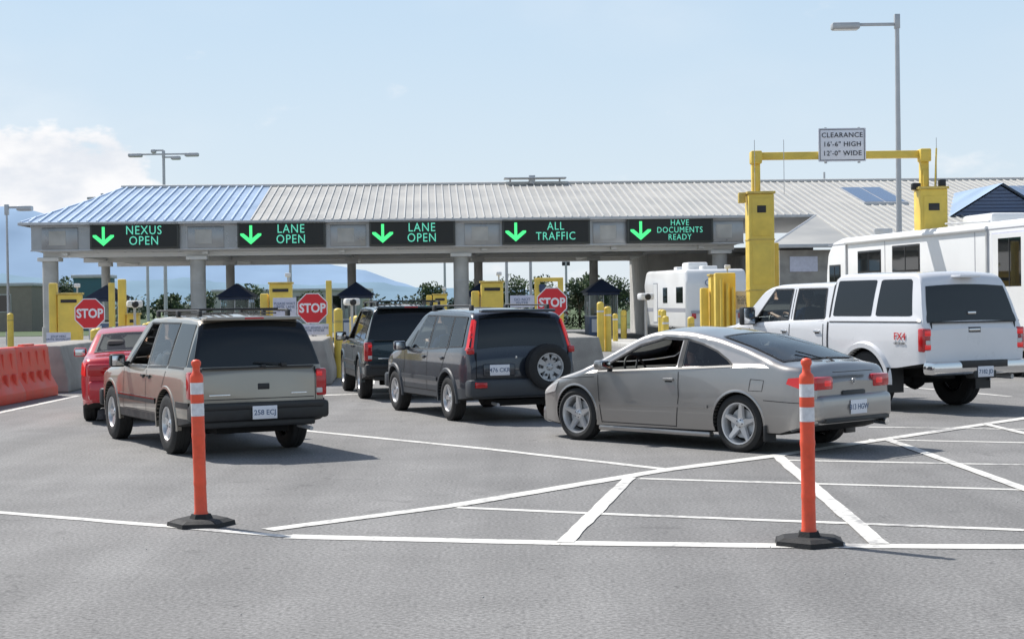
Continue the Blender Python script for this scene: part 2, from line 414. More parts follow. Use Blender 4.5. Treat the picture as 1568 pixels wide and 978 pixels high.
        if m in (GT,GTD):
            def bpnt(t,u,o):
                x,y=base(t,u); e=.01; sl=(s.zt(x+e)-s.zt(x-e))/(2*e); l=math.hypot(1,sl); return (x-sl/l*o,y,s.tz(x,y)+o/l)
            for (ta,tb,ua,ub,along) in ((0,.045,-1,1,'u'),(.955,1,-1,1,'u'),(0,1,-1,-.95,'t'),(0,1,.95,1,'t')):
                vs=[]
                for i in range(17):
                    q=i/16
                    if along=='u': vs+= [bpnt(ta,ua+(ub-ua)*q,off+.002),bpnt(tb,ua+(ub-ua)*q,off+.002)]
                    else: vs+= [bpnt(ta+(tb-ta)*q,ua,off+.003),bpnt(ta+(tb-ta)*q,ub,off+.003)]
                s.mb.add(vs,[(2*i,2*i+1,2*i+3,2*i+2) for i in range(16)],DARK,True)
    def arch(s,wx,wz,r0,r1,m,out=.025,a0=-8,a1=188,sides=(1,-1)):
        for sg in sides:
            vs=[];n=28
            for i in range(n+1):
                a=rad(a0+(a1-a0)*i/n); c,si=math.cos(a),math.sin(a)
                xi,zi=wx+r0*c,wz+r0*si; xo,zo=wx+r1*c,wz+r1*si
                yi=s.full(xi,max(zi,lerpl(s.bot,xi)));yo=s.full(xo,max(zo,lerpl(s.bot,xo)))
                vs+= [(xi,sg*(yi-.06),zi),(xi,sg*(yi+out),zi),(xo-(xo-xi)*.3,sg*(yo+out),zo-(zo-zi)*.3),(xo,sg*(yo+.001),zo)]
            fs=[(4*i+k,4*i+k+1,4*i+k+5,4*i+k+4) for i in range(n) for k in range(3)]
            s.mb.add(vs,fs,m,True)
    def interior(s,rows,zs,half,dashx,zd,zf=.42):
        m=MB()
        m.box(min(rows)-.7,dashx+.25,-half,half,zf-.04,zf,LINER)
        m.box(dashx-.05,dashx+.5,-half+.04,half-.04,zf,zd,LINER,.05)
        for k,x in enumerate(rows):
            for sg in (1,-1):
                y=sg*half*.52; w=.25
                m.box(x-.25,x+.28,y-w,y+w,zf,zs,SEAT,.06)
                A=Matrix.Translation((x-.22,y,zs-.08))@Matrix.Rotation(rad(-14),4,'Y')
                m.box(-.08,.08,-w+.01,w-.01,0,.60,SEAT,.06,M=A); m.box(-.06,.05,-.13,.13,.63,.82,SEAT,.05,M=A)
                for q in (-.05,.05): m.cyl((0,q,.58),(0,q,.66),.007,GALV,n=6,M=A)
        S=Matrix.Translation((dashx-.16,half*.52,zd-.02))@Matrix.Rotation(rad(25),4,'Y')
        n=24; vs=[];fs=[]
        for i in range(n):
            a=2*math.pi*i/n
            for j in range(6):
                b=2*math.pi*j/6; r_=.185+.014*math.cos(b); vs.append((.014*math.sin(b),r_*math.cos(a),r_*math.sin(a)))
        for i in range(n):
            for j in range(6): fs.append((i*6+j,i*6+(j+1)%6,((i+1)%n)*6+(j+1)%6,((i+1)%n)*6+j))
        m.add(vs,fs,DARK,True,S)
        for a in (0,2.2,4.1): m.cyl((0,0,0),(0,.18*math.cos(a),.18*math.sin(a)),.014,DARK,n=6,M=S)
        s.int=m
def wheel(mb,R,rim,w,M,n=5,spw=.06,rimm=ALLOY,style=0):
    h=w/2
    mb.lathe([(rim,-h*.8),(rim+.02,-h*.95),((R+rim)/2,-h),(R-.03,-h*.92),(R,-h*.7),(R,-h*.25),(R-.006,-h*.2),(R,-h*.15),(R,h*.15),(R-.006,h*.2),(R,h*.25),(R,h*.7),(R-.03,h*.92),((R+rim)/2,h),(rim+.02,h*.95),(rim,h*.8)],RUB,M)
    mb.lathe([(rim+.004,h*.8),(rim+.006,h*.9),(rim-.008,h*.88),(rim-.018,h*.7),(rim-.03,h*.1),(rim-.03,-h*.6)],rimm,M)
    mb.lathe([(rim-.03,-h*.3),(.001,-h*.3)],UND,M)
    mb.lathe([(rim*.72,h*.1),(.05,h*.1),(.05,-h*.2)],GALV,M,n=24)
    mb.lathe([(.001,h*.72),(.03,h*.72),(.05,h*.62),(.065,h*.5),(.065,h*.1)],rimm,M,n=20)
    for i in range(n):
        A=Matrix.Rotation(2*math.pi*i/n+.3,4,'Y')
        a,b=spw*.62,spw*.5
        r0,r1=.05,rim-.012
        y0,y1=h*.55,h*.72; t=.03
        vs=[(r0,y0,-a),(r0,y0,a),(r1,y1,spw*.8),(r1,y1,-spw*.8),(r0,y0-t,-a),(r0,y0-t,a),(r1,y1-t,spw),(r1,y1-t,-spw)]
        if style==1: vs=[(r0,y0,-a*1.3),(r0,y0,a*1.3),(r1,y1,b*.7),(r1,y1,-b*.7),(r0,y0-t,-a*1.7),(r0,y0-t,a*1.7),(r1,y1-t,b*1.3),(r1,y1-t,-b*1.3)]
        mb.add(vs,[(0,1,2,3),(0,4,5,1),(1,5,6,2),(2,6,7,3),(3,7,4,0)],rimm,False,M@A)
    for i in range(5):
        t=2*math.pi*i/5; mb.cyl((.04*math.cos(t),h*.6,.04*math.sin(t)),(.04*math.cos(t),h*.70,.04*math.sin(t)),.008,DARK,n=6,M=M)
def finish(car,name,RL,theta,xr,yt,wheels,R,rim,w,track,nsp,spw,style=0,scale=1.0,rimm=ALLOY):
    car.body()
    rz=rad(90+theta); c,si=math.cos(rz),math.sin(rz)
    x,y=xr*scale,yt*scale
    e=empty(name,(RL[0]-(c*x-si*y),RL[1]-(si*x+c*y),0),rz); e.scale=(scale,)*3
    b=bpy.data.objects.new('body',car.bodyme); sc.collection.objects.link(b); b.parent=e
    if car.liner:
        b=bpy.data.objects.new('interior_liner',car.liner); sc.collection.objects.link(b); b.parent=e
    if hasattr(car,'int'): car.int.obj('seats_and_dash',e)
    car.mb.obj('trim_and_glass',e)
    wm=MB()
    for wx,wz in wheels:
        for sg in (1,-1):
            M=Matrix.Translation((wx,sg*track/2,R))@(Matrix.Rotation(0 if sg>0 else math.pi,4,'Z'))@Matrix.Rotation(random.uniform(0,1.2),4,'Y')
            wheel(wm,R,rim,w,M,nsp,spw,rimm,style)
        wm.cyl((wx,-track/2,R),(wx,track/2,R),.05,UND)
    wm.obj('wheels',e)
    return e
def plate(e,x,y,z,txt='258 ECJ',w=.305):
    m=MB(); m.box(-.006,.004,-w/2,w/2,-.078,.078,SIGNW,.003); m.obj('licence_plate',e,(x,y,z))
    text(txt,.085,BLUEM,e,(x-.008,y,z-.002),(rad(90),0,rad(-90)),'plate_lettering',ext=.001,bold=.001)
def mirror(c,x,z,m,sz=(.12,.2,.15),sides=(1,-1)):
    for sg in sides:
        y=c.full(x,z-.05)
        y0,y1=sorted((sg*(y+.05),sg*(y+.05+sz[1])))
        c.mb.box(x-sz[0]/2,x+sz[0]/2,y0,y1,z-sz[2]/2,z+sz[2]/2,m,.03)
        c.mb.box(x-sz[0]/2-.003,x-sz[0]/2+.01,y0+.02,y1-.02,z-sz[2]/2+.02,z+sz[2]/2-.02,CHR,.004)
        ya,yb=sorted((sg*(y-.03),sg*(y+.07)))
        c.mb.box(x-.02,x+.05,ya,yb,z-sz[2]/2+.01,z-.01,m,.01)
def handle(c,x,z,m,w=.15,sides=(1,-1)):
    for sg in sides:
        y=sg*(c.full(x,z)+.012); c.mb.box(x-w/2,x+w/2,y-.014,y+.014,z-.016,z+.016,m,.01)
        c.ribbon([(x-w*.35,z-.01),(x+w*.35,z-.01)],.05,BLK,.003,(sg,))
SH1=mat('shirt_blue',(.16,.24,.42),.8); SH2=mat('shirt_red',(.50,.06,.06),.8); SH3=mat('shirt_white',(.6,.6,.58),.8)
def suv_pewter(name,RL,theta,paintm,scale=1.0,H=1.64,plt='258 ECJ'):
    k=H-1.64
    top=[(-2.27,.9),(-2.26,1.03),(-2.10,1.46+k),(-2.05,1.555+k),(-1.95,1.60+k),(-1.4,1.63+k),(-.5,1.64+k),(.1,1.62+k),(.26,1.57+k),(.85,1.10),(1.0,1.06),(1.6,1.02),(2.1,.94),(2.22,.84),(2.27,.7)]
    plan=[(-2.27,.80),(-2.2,.845),(-2.0,.865),(1.6,.865),(2.0,.82),(2.2,.74),(2.27,.62)]
    bot=[(-2.27,.42),(-1.8,.36),(1.9,.34),(2.27,.40)]
    belt=[(-2.3,1.04),(2.3,1.0)]
    c=Car(4.54,top,plan,bot,belt,tum=.27,r=.07,crown=.035)
    R=.37; W=[(-1.28,R),(1.42,R)]
    c.setup(W,.43,paintm,[(-2.30,-2.02,1.08,1.56+k,GLS),(-2.4,2.4,.2,.47,BLK)])
    t=c.ztr(-1)-.005
    c.side([(-2.0,1.08),(-1.30,1.08)],[(-1.93,t-.01),(-1.32,t)],GLS)
    c.side([(-1.21,1.08),(-.42,1.06)],[(-1.25,t),(-.42,t)],GTD)
    c.side([(-.34,1.06),(.50,1.05)],[(-.34,t),(.02,t)],GT,sides=(-1,))   # driver's window rolled down
    c.side([(.52,1.05),(.70,1.05)],[(.27,t-.22),(.28,t-.22)],GLS,nu=4)
    for p in ([(-1.96,1.065),(-1.29,1.065)],[(-1.22,1.065),(-.41,1.045),],[(-.35,1.045),(.72,1.035)]): c.ribbon(p,.028,BLK,.008)
    for p in ([(-1.22,1.07),(-1.255,t),(-.41,t),(-.41,1.05)],[(-.345,1.05),(-.345,t),(.02,t),(.52,1.06)]): c.ribbon(p,.022,BLK,.007)
    for p in ([(-1.265,t+.02),(-1.265,1.05),(-1.1,.8),(-.93,.62)],[(-.38,t+.02),(-.38,.48)],[(.72,1.04),(.74,.48)],[(-.90,.48),(.74,.48)]): c.ribbon(p,.012,DARK,.003)
    c.ribbon([(-.84,.63),(.95,.63)],.07,BLK,.016,thick=.02); c.ribbon([(-2.2,.63),(-1.76,.63)],.07,BLK,.016,thick=.02)
    c.ribbon([(-.84,.655),(.95,.655)],.015,CHR,.018); 
    handle(c,-.52,.93,BLK); handle(c,-.24,.93,BLK)
    c.topp(.30,.80,GT,.95,.97)
    c.interior([.0,-.95],.72,.72,.72,1.04,.5)
    for wx,wz in W: c.arch(wx,wz,.43,.47,paintm,.012)
    m=c.mb
    for sg in (1,-1):
        y0,y1=sorted((sg*.72,sg*.858)); m.box(-2.285,-2.12,y0,y1,.70,1.03,LRED,.025)
        y2,y3=sorted((sg*.725,sg*.80)); m.box(-2.289,-2.2,y2,y3,.735,.80,LWH,.01)
        m.box(-2.29,-2.2,y2,y3,.94,1.0,LREDH,.01)
    m.box(-2.38,-2.12,-.855,.855,.44,.655,BLK,.045); m.box(-2.40,-2.3,-.78,.78,.575,.655,BLK,.02)
    m.box(-2.3,-2.0,-.70,.70,.36,.44,BLK,.02)
    m.box(-2.276,-2.25,-.13,.02,.80,.875,DARK,.01)
    m.box(-2.275,-2.25,-.69,.69,.69,.70,DARK); m.box(-2.277,-2.25,-.60,-.40,.735,.755,CHR,.003); m.box(-2.277,-2.25,.36,.62,.735,.755,CHR,.003)
    for sg in (1,-1): m.box(-2.274,-2.25,sg*.71-.004,sg*.71+.004,.66,1.06,DARK)
    m.box(-2.28,-2.25,-.69,.69,1.055,1.075,DARK)
    m.cyl((-2.28,-.30,1.10),(-2.26,.05,1.13),.008,BLK); m.box(-2.31,-2.26,-.34,-.27,1.07,1.12,BLK,.01); m.box(-2.30,-2.26,-.08,-.02,1.06,1.10,BLK,.01)
    m.box(-2.13,-1.93,-.60,.60,1.555+k,1.60+k,paintm,.018); m.box(-2.135,-2.1,-.12,.12,1.57+k,1.59+k,LRED,.005)
    for sg in (1,-1):
        m.cyl((-1.75,sg*.56,1.675+k),(.05,sg*.56,1.675+k),.014,BLK)
        for xx in (-1.75,-.85,.05): m.box(xx-.05,xx+.05,sg*.56-.02,sg*.56+.02,1.60+k,1.68+k,BLK,.01)
        for j in range(5): m.box(-1.6,.1,sg*(.1+j*.09)-.006,sg*(.1+j*.09)+.006,1.628+k,1.648+k,BLK)
    for xx in (-1.4,-.3): m.cyl((xx,-.56,1.69+k),(xx,.56,1.69+k),.013,BLK)
    m.cyl((-2.1,-.55,.34),(-2.42,-.60,.32),.025,GALV)
    m.cyl((-1.5,-.5,.3),(-1.5,.5,.3),.06,UND); m.box(-2.0,-1.6,-.45,.45,.27,.36,UND)
    m.box(2.2,2.36,-.80,.80,.42,.66,BLK,.04)
    for sg in (1,-1):
        y0,y1=sorted((sg*.45,sg*.74)); m.box(2.12,2.27,y0,y1,.70,.86,LWH,.03)
    mirror(c,.62,1.10,BLK,(.12,.2,.17))
    e=finish(c,name,RL,theta,-1.28,.86,W,R,.205,.235,1.49,5,.055,scale=scale)
    plate(e,-2.405,-.02,.535,plt)
    driver(e,.0,.38,.74,SH3,.56)
    return e
suv_pewter('suv',(-4.02,18.5),28,P_BLZ,scale=.945,H=1.71)
def suv_navy(name,RL,theta):
    top=[(-2.08,.85),(-2.07,1.03),(-1.96,1.48),(-1.90,1.58),(-1.8,1.63),(-1.3,1.665),(-.4,1.68),(.2,1.66),(.38,1.60),(1.05,1.12),(1.2,1.07),(1.7,.99),(2.0,.88),(2.1,.74),(2.14,.6)]
    plan=[(-2.1,.80),(-2.03,.845),(-1.85,.875),(1.5,.875),(1.9,.82),(2.08,.72),(2.14,.6)]
    bot=[(-2.1,.36),(-1.7,.32),(1.7,.30),(2.14,.34)]
    belt=[(-2.1,1.06),(2.1,.99)]
    c=Car(4.2,top,plan,bot,belt,tum=.24,r=.075,crown=.04)
    R=.335; W=[(-1.22,R),(1.40,R)]
    GREY=mat('cladding_grey',(.045,.052,.060),.45)
    c.setup(W,.395,P_CRV,[(-2.2,2.2,.2,.50,GREY)])
    t=c.ztr(-.8)-.005
    c.topp(-2.045,-1.91,GLS,.93,.93,nx=14)
    c.side([(-1.80,1.12),(-1.22,1.08)],[(-1.74,t-.02),(-1.20,t)],GTD)
    c.side([(-1.13,1.08),(-.33,1.05)],[(-1.13,t),(-.33,t)],GTD)
    c.side([(-.25,1.05),(.58,1.03)],[(-.25,t),(.14,t)],GT)
    c.side([(.62,1.03),(.86,1.03)],[(.42,t-.22),(.43,t-.22)],GLS,nu=4)
    c.side([(-1.20,1.05),(-1.14,1.05)],[(-1.19,t),(-1.14,t)],DARK,nu=2)
    c.side([(-.32,1.05),(-.26,1.05)],[(-.32,t),(-.26,t)],DARK,nu=2)
    c.ribbon([(-1.79,1.12),(-1.735,t-.02),(-.25,t+.0),(.14,t),(.60,1.04),(-.25,1.045),(-1.79,1.11)],.022,DARK,.0075)
    for p in ([(-1.17,t),(-1.17,1.05),(-1.02,.82),(-.85,.6)],[(-.29,t),(-.29,.42)],[(.84,1.03),(.86,.42)],[(-.8,.42),(.86,.42)]): c.ribbon(p,.012,UND,.003)
    c.ribbon([(-.78,.60),(.95,.60)],.06,GREY,.014,thick=.02)
    handle(c,-.98,.93,P_CRV); handle(c,-.12,.93,P_CRV)
    c.topp(.42,1.0,GT,.95,.97)
    c.interior([.15,-.8],.74,.72,.85,1.05,.48)
    for wx,wz in W: c.arch(wx,wz,.395,.455,GREY,.02)
    m=c.mb
    c.side([(-2.03,1.06),(-1.95,1.06)],[(-1.965,1.50),(-1.89,1.50)],LREDH,.012,nu=4)
    for sg in (1,-1):
        y0,y1=sorted((sg*.735,sg*.84)); m.box(-2.085,-1.98,y0,y1,1.0,1.10,LRED,.02)
        m.cyl((-2.045,sg*.765,1.06),(-1.955,sg*.675,1.48),.018,LREDH)
        m.box(-2.235,-2.15,min(sg*.60,sg*.78),max(sg*.60,sg*.78),.52,.60,LRED,.01)
    m.box(-2.20,-1.95,-.855,.855,.38,.64,GREY,.05); m.box(-2.11,-2.0,-.72,.72,.64,.67,DARK)
    for sg in (1,-1): m.box(-2.106,-2.08,sg*.72-.004,sg*.72+.004,.65,1.03,UND)
    m.box(-2.0,-1.84,-.58,.58,1.60,1.645,P_CRV,.018)
    m.box(-2.125,-2.07,.12,.62,.68,.86,P_CRV,.02)
    S=Matrix.Translation((-2.20,-.36,.80))@Matrix.Rotation(math.pi/2,4,'Z')
    wheel(m,.335,.20,.20,S,8,.05,GALV)
    for j in range(6):
        a=j*math.pi/3; m.cyl((.13*math.cos(a),.085,.13*math.sin(a)),(.13*math.cos(a),.09,.13*math.sin(a)),.02,DARK,n=10,M=S)
    m.cyl((-2.15,-.36,.8),(-2.05,-.36,.8),.09,UND)
    m.lathe([(.016,0),(.016,.008),(.001,.009)],CHR,Matrix.Translation((-2.09,.1,.95))@Matrix.Rotation(math.pi/2,4,'Z'),n=12)
    for sg in (1,-1):
        m.cyl((-1.6,sg*.60,1.70),(.1,sg*.60,1.71),.013,BLK)
        for xx in (-1.6,.1): m.box(xx-.06,xx+.06,sg*.60-.02,sg*.60+.02,1.63,1.71,BLK,.01)
    m.box(-1.95,-1.5,-.4,.4,.24,.33,UND); m.cyl((-1.9,.4,.28),(-2.18,.42,.27),.024,GALV)
    m.box(2.0,2.2,-.8,.8,.36,.6,GREY,.04)
    mirror(c,.72,1.08,P_CRV,(.12,.19,.15))
    e=finish(c,name,RL,theta,-1.22,.87,W,R,.20,.21,1.53,5,.05,scale=.975)
    plate(e,-2.13,.37,.77,'476 CKR')
    driver(e,.12,.38,.76,SH1,.69)
    return e
suv_navy('suv',(-.96,23.2),21.5)
suv_pewter('suv',(-2.8,29.0),12,P_TEAL,H=1.70,plt='903 DFK')
def coupe(name,RL,theta):
    top=[(-2.2,.70),(-2.17,.90),(-2.11,.985),(-2.0,1.015),(-1.85,1.02),(-1.3,1.205),(-.85,1.32),(-.4,1.39),(0,1.41),(.25,1.385),(.45,1.32),(1.2,.945),(1.35,.90),(1.75,.80),(2.05,.67),(2.15,.57),(2.2,.46)]
    plan=[(-2.2,.66),(-2.1,.77),(-1.9,.835),(-1.4,.862),(0,.855),(1.3,.862),(1.75,.82),(2.05,.70),(2.2,.50)]
    bot=[(-2.2,.34),(-1.8,.22),(1.7,.18),(2.2,.22)]
    belt=[(-2.2,.95),(-1.4,.965),(-.6,.93),(.9,.86),(2.2,.75)]
    c=Car(4.4,top,plan,bot,belt,tum=.42,zmid=.58,barrel=.075,r=.085,crown=.04,ledge=.02,tr=.09)
    R=.325; W=[(-1.23,R),(1.34,R)]
    c.setup(W,.358,P_ACU)
    c.topp(-1.80,-.80,GT,.92,.93,c0=.05)
    c.topp(.42,1.20,GT,.93,.97,c0=-.08,c1=-.18)
    c.side([(-1.12,.98),(-.85,.968),(-.60,.957),(-.38,.946)],[(-1.04,1.03),(-.85,1.125),(-.60,1.205),(-.36,1.252)],GTD)
    c.side([(-.30,.94),(.2,.915),(.6,.89),(.95,.88)],[(-.29,1.262),(0,1.275),(.38,1.18),(.93,.90)],GT,sides=(-1,))  # window down
    c.ribbon([(-1.14,.972),(-.34,.93),(.98,.87)],.022,DARK,.008)
    c.ribbon([(-1.12,.985),(-1.04,1.04),(-.85,1.135),(-.60,1.215),(-.34,1.269),(0,1.285),(.38,1.195),(.96,.89)],.020,DARK,.0075)
    c.side([(-.375,.94),(-.305,.94)],[(-.355,1.257),(-.295,1.262)],DARK,.0065,nu=2)
    c.ribbon([(-.34,.93),(-.36,.6),(-.30,.24)],.010,DARK,.003)
    c.ribbon([(.96,.88),(.93,.6),(.90,.24)],.010,DARK,.003); c.ribbon([(-.30,.25),(.90,.25)],.01,DARK,.003)
    c.ribbon([(1.01,.80),(1.7,.76),(2.0,.66)],.008,DARK,.003)
    c.ribbon([(-1.6,.60),(-2.05,.58)],.008,DARK,.003)
    c.ribbon([(-1.42,.83),(-1.40,.70),(-1.58,.70),(-1.60,.82),(-1.42,.83)],.007,DARK,.003)
    c.ribbon([(-.8,.50),(.92,.48)],.035,P_ACU,.012,thick=.014)
    handle(c,-.20,.80,P_ACU,.16)
    for wx,wz in W: c.arch(wx,wz,.358,.385,P_ACU,.006)
    c.interior([.0,-.85],.48,.70,.92,.90,.28)
    m=c.mb
    c.side([(-2.10,.72),(-1.90,.79)],[(-2.08,.865),(-1.92,.85)],LREDH,.008,nu=8)
    c.side([(1.72,.60),(2.02,.55)],[(1.66,.73),(2.0,.63)],LWH,.006,nu=8)
    for sg in (1,-1):
        y0,y1=sorted((sg*.38,sg*.70)); m.box(-2.215,-2.10,y0,y1,.715,.865,LRED,.03)
        y0,y1=sorted((sg*.42,sg*.56)); m.box(-2.22,-2.12,y0,y1,.75,.83,LREDH,.02)
    m.box(-2.265,-2.0,-.69,.69,.36,.66,P_ACU,.07,seg=4)
    m.box(-2.222,-2.15,-.22,.22,.585,.70,DARK,.02)
    m.box(-2.275,-2.2,-.60,.60,.355,.40,BLK,.01)
    m.cyl((-2.15,-.50,.33),(-2.31,-.50,.32),.04,CHR,n=16)
    m.box(-2.215,-2.18,-.36,.36,.905,.912,DARK)
    m.lathe([(.035,0),(.035,.01),(.028,.01)],CHR,Matrix.Translation((-2.205,0,.80))@Matrix.Rotation(math.pi/2,4,'Z'),n=16)
    m.cyl((-1.95,0,1.01),(-1.85,0,1.06),.01,BLK)
    m.cyl((-1.83,.05,1.045),(-1.60,.25,1.13),.007,BLK)
    for sg in (1,-1):
        m.box(-1.63,-1.60,min(sg*.66,sg*.86),max(sg*.66,sg*.86),.14,.32,BLK,.006)
        m.box(-.82,.95,min(sg*.76,sg*.85),max(sg*.76,sg*.85),.15,.21,P_ACU,.02)
    m.box(2.0,2.2,-.6,.6,.18,.4,P_ACU,.06)
    mirror(c,.78,.95,P_ACU,(.13,.19,.12))
    e=finish(c,name,RL,theta,-1.23,.84,W,R,.232,.215,1.49,5,.045,style=1,scale=.985)
    plate(e,-2.275,0,.515,'813 HGW')
    driver(e,-.08,.36,.46,SH2,.76)
    return e
coupe('sports_coupe',(2.50,17.8),43)
def pickup(name,RL,theta):
    top=[(-3.05,1.22),(-3.03,1.34),(-2.86,1.93),(-2.80,2.03),(-2.68,2.08),(-1.2,2.10),(-.98,2.09),(-.93,2.04),(-.90,1.96),(-.5,1.97),(.5,1.96),(.75,1.92),(.9,1.86),(1.40,1.38),(1.55,1.30),(2.4,1.20),(2.9,1.12),(3.05,1.0),(3.1,.9)]
    plan=[(-3.05,.965),(-2.98,.995),(-2.8,1.0),(2.5,1.0),(2.95,.95),(3.1,.85)]
    bot=[(-3.1,.72),(-2.5,.64),(-1.3,.58),(2.4,.55),(3.1,.6)]
    belt=[(-3.1,1.34),(-.95,1.34),(1.1,1.26),(3.1,1.1)]
    c=Car(6.15,top,plan,bot,belt,tum=.19,zmid=1.0,barrel=.04,r=.06,crown=.03,ledge=.025,tr=.04)
    R=.405; W=[(-1.78,R+.04),(2.15,R+.04)]
    c.setup(W,.50,P_WHT)
    tt=c.ztr(-2)-.02; t=c.ztr(0)-.02
    c.topp(-3.025,-2.87,GLS,.97,.97,nx=12)
    c.side([(-2.78,1.44),(-2.72,1.42),(-2.02,1.42),(-1.98,1.44)],[(-2.66,tt-.04),(-2.62,tt-.01),(-2.02,tt-.01),(-1.98,tt-.03)],GLS)
    c.side([(-1.88,1.44),(-1.86,1.42),(-1.02,1.42),(-.99,1.44)],[(-1.88,tt-.03),(-1.86,tt-.01),(-1.02,tt-.01),(-.99,tt-.03)],GLS)
    c.ribbon([(-.915,2.0),(-.915,.6)],.035,DARK,.004)
    c.side([(-.80,1.36),(-.02,1.34)],[(-.74,t),(-.02,t)],GTD)
    c.side([(.12,1.34),(1.05,1.30)],[(.12,t),(.60,t)],GT)
    for p in ([(-.80,1.36),(-.74,t),(-.02,t),(-.02,1.345),(-.80,1.36)],[(.12,1.34),(.12,t),(.60,t),(1.05,1.305),(.12,1.34)]): c.ribbon(p,.025,DARK,.0075)
    for p in ([(-.80,1.30),(-.80,.62)],[(.05,t),(.05,.62)],[(1.12,1.22),(1.15,.62)]): c.ribbon(p,.014,DARK,.003)
    c.ribbon([(-3.0,1.335),(-.95,1.335)],.02,DARK,.005)
    handle(c,-.66,1.18,CHR); handle(c,.18,1.18,CHR)
    c.topp(.88,1.38,GT,.95,.97)
    c.interior([.35,-.45],1.05,.82,1.22,1.32,.8)
    for wx,wz in W: c.arch(wx,wz,.50,.60,P_WHT,.055,a0=-4,a1=184)
    m=c.mb
    for sg in (1,-1):
        y0,y1=sorted((sg*.84,sg*1.004)); m.box(-3.075,-2.96,y0,y1,.90,1.24,LRED,.02); m.box(-3.079,-2.96,min(sg*.85,sg*.95),max(sg*.85,sg*.95),.98,1.07,LWH,.01)
        for zz in (.93,1.13): m.box(-3.08,-2.96,min(sg*.85,sg*.97),max(sg*.85,sg*.97),zz,zz+.08,LREDH,.01)
        m.box(-3.062,-3.0,sg*.82-.005,sg*.82+.005,.78,1.33,DARK)
        m.box(-1.15,1.6,min(sg*.9,sg*1.03),max(sg*.9,sg*1.03),.50,.54,CHR,.015)
    m.box(-3.28,-3.02,-.98,.98,.56,.76,CHR,.05); m.box(-3.285,-3.2,-.45,.45,.66,.765,BLK,.01); m.box(-3.29,-3.1,-.22,.22,.50,.62,BLK,.02)
    m.box(-3.068,-3.0,-.8,.8,1.315,1.335,DARK); m.box(-3.07,-3.03,-.78,.78,.80,.83,CHR,.005)
    m.box(-3.075,-3.03,-.13,.13,1.16,1.25,DARK,.01); m.box(-3.082,-3.05,-.11,.11,1.19,1.23,CHR,.01)
    m.lathe([(.001,.012),(.06,.012),(.075,.0)],BLUED,Matrix.Translation((-3.06,.0,1.04))@Matrix.Rotation(math.pi/2,4,'Z'),n=20)
    m.box(-3.07,-3.05,.45,.72,.88,.95,DARK,.005)
    m.box(-3.0,-2.8,-.2,.2,1.98,2.02,P_WHT,.01); m.box(-3.03,-2.96,-.08,.08,1.44,1.48,CHR,.01)
    m.cyl((-1.78,-.75,.445),(-1.78,.75,.445),.08,UND); m.lathe([(.001,-.17),(.12,-.12),(.17,0),(.12,.12),(.001,.17)],UND,Matrix.Translation((-1.78,0,.44)),n=16)
    m.box(-3.0,2.6,-.45,-.33,.5,.64,UND); m.box(-3.0,2.6,.33,.45,.5,.64,UND)
    for sg in (1,-1): m.box(-2.34,-2.31,min(sg*.72,sg*1.03),max(sg*.72,sg*1.03),.28,.66,BLK)
    m.cyl((-2.5,-.6,.52),(-3.1,-.72,.50),.04,GALV)
    m.box(3.0,3.2,-.98,.98,.5,.75,CHR,.05)
    mirror(c,1.0,1.42,BLK,(.13,.26,.3))
    e=finish(c,name,RL,theta,-1.78,1.0,W,R+.04,.23,.27,1.72,8,.04)
    plate(e,-3.292,0,.60,'7182 JD')
    driver(e,.32,.43,1.06,SH1,1.06)
    for tx,sz,mm,xx,zz in (('FX4',.155,STOPR,-2.58,1.12),('OFF ROAD',.05,DARK,-2.58,1.02)):
        text(tx,sz,mm,e,(xx,c.full(xx,zz)+.010,zz),(rad(90),0,rad(180)),'badge',ext=.002)
    return e
pickup('pickup_truck',(5.34,24.3),28)
def sedan(name,RL,theta):
    top=[(-2.2,.72),(-2.17,.92),(-2.08,.99),(-1.6,1.01),(-1.45,1.03),(-.85,1.33),(-.5,1.40),(0,1.42),(.3,1.39),(.5,1.32),(1.2,.96),(1.35,.92),(1.8,.84),(2.1,.70),(2.2,.5)]
    plan=[(-2.2,.70),(-2.1,.79),(-1.9,.845),(1.5,.85),(1.9,.78),(2.2,.55)]
    bot=[(-2.2,.32),(-1.8,.22),(1.8,.2),(2.2,.25)]; belt=[(-2.2,.93),(2.2,.86)]
    c=Car(4.4,top,plan,bot,belt,tum=.38,zmid=.6,barrel=.07,r=.08,crown=.035,tr=.08)
    R=.31; W=[(-1.22,R),(1.38,R)]
    c.setup(W,.35,P_RED)
    c.topp(-1.42,-.86,GT,.93,.93); c.topp(.5,1.2,GT,.93,.97)
    c.side([(-1.15,.97),(-.25,.95)],[(-.85,1.20),(-.25,1.27)],GT); c.side([(-.17,.95),(.85,.91)],[(-.17,1.27),(.33,1.22)],GT)
    c.side([(-2.12,.70),(-1.78,.74)],[(-2.1,.90),(-1.82,.90)],LREDH,.008,nu=6)
    c.interior([.1,-.75],.5,.68,.92,.93,.3)
    m=c.mb
    for sg in (1,-1):
        y0,y1=sorted((sg*.42,sg*.74)); m.box(-2.22,-2.1,y0,y1,.70,.88,LRED,.03)
        c.ribbon([(-.21,1.27),(-.21,.25)],.01,DARK,.003,(sg,))
    m.box(-2.27,-2.0,-.74,.74,.34,.64,P_RED,.06)
    mirror(c,.75,.98,P_RED); 
    e=finish(c,name,RL,theta,-1.22,.84,W,R,.19,.2,1.48,7,.03)
    plate(e,-2.275,0,.5,'AH4 91K'); driver(e,.05,.36,.5,SH3,.76); return e
sedan('sedan',(-6.50,24.2),13)
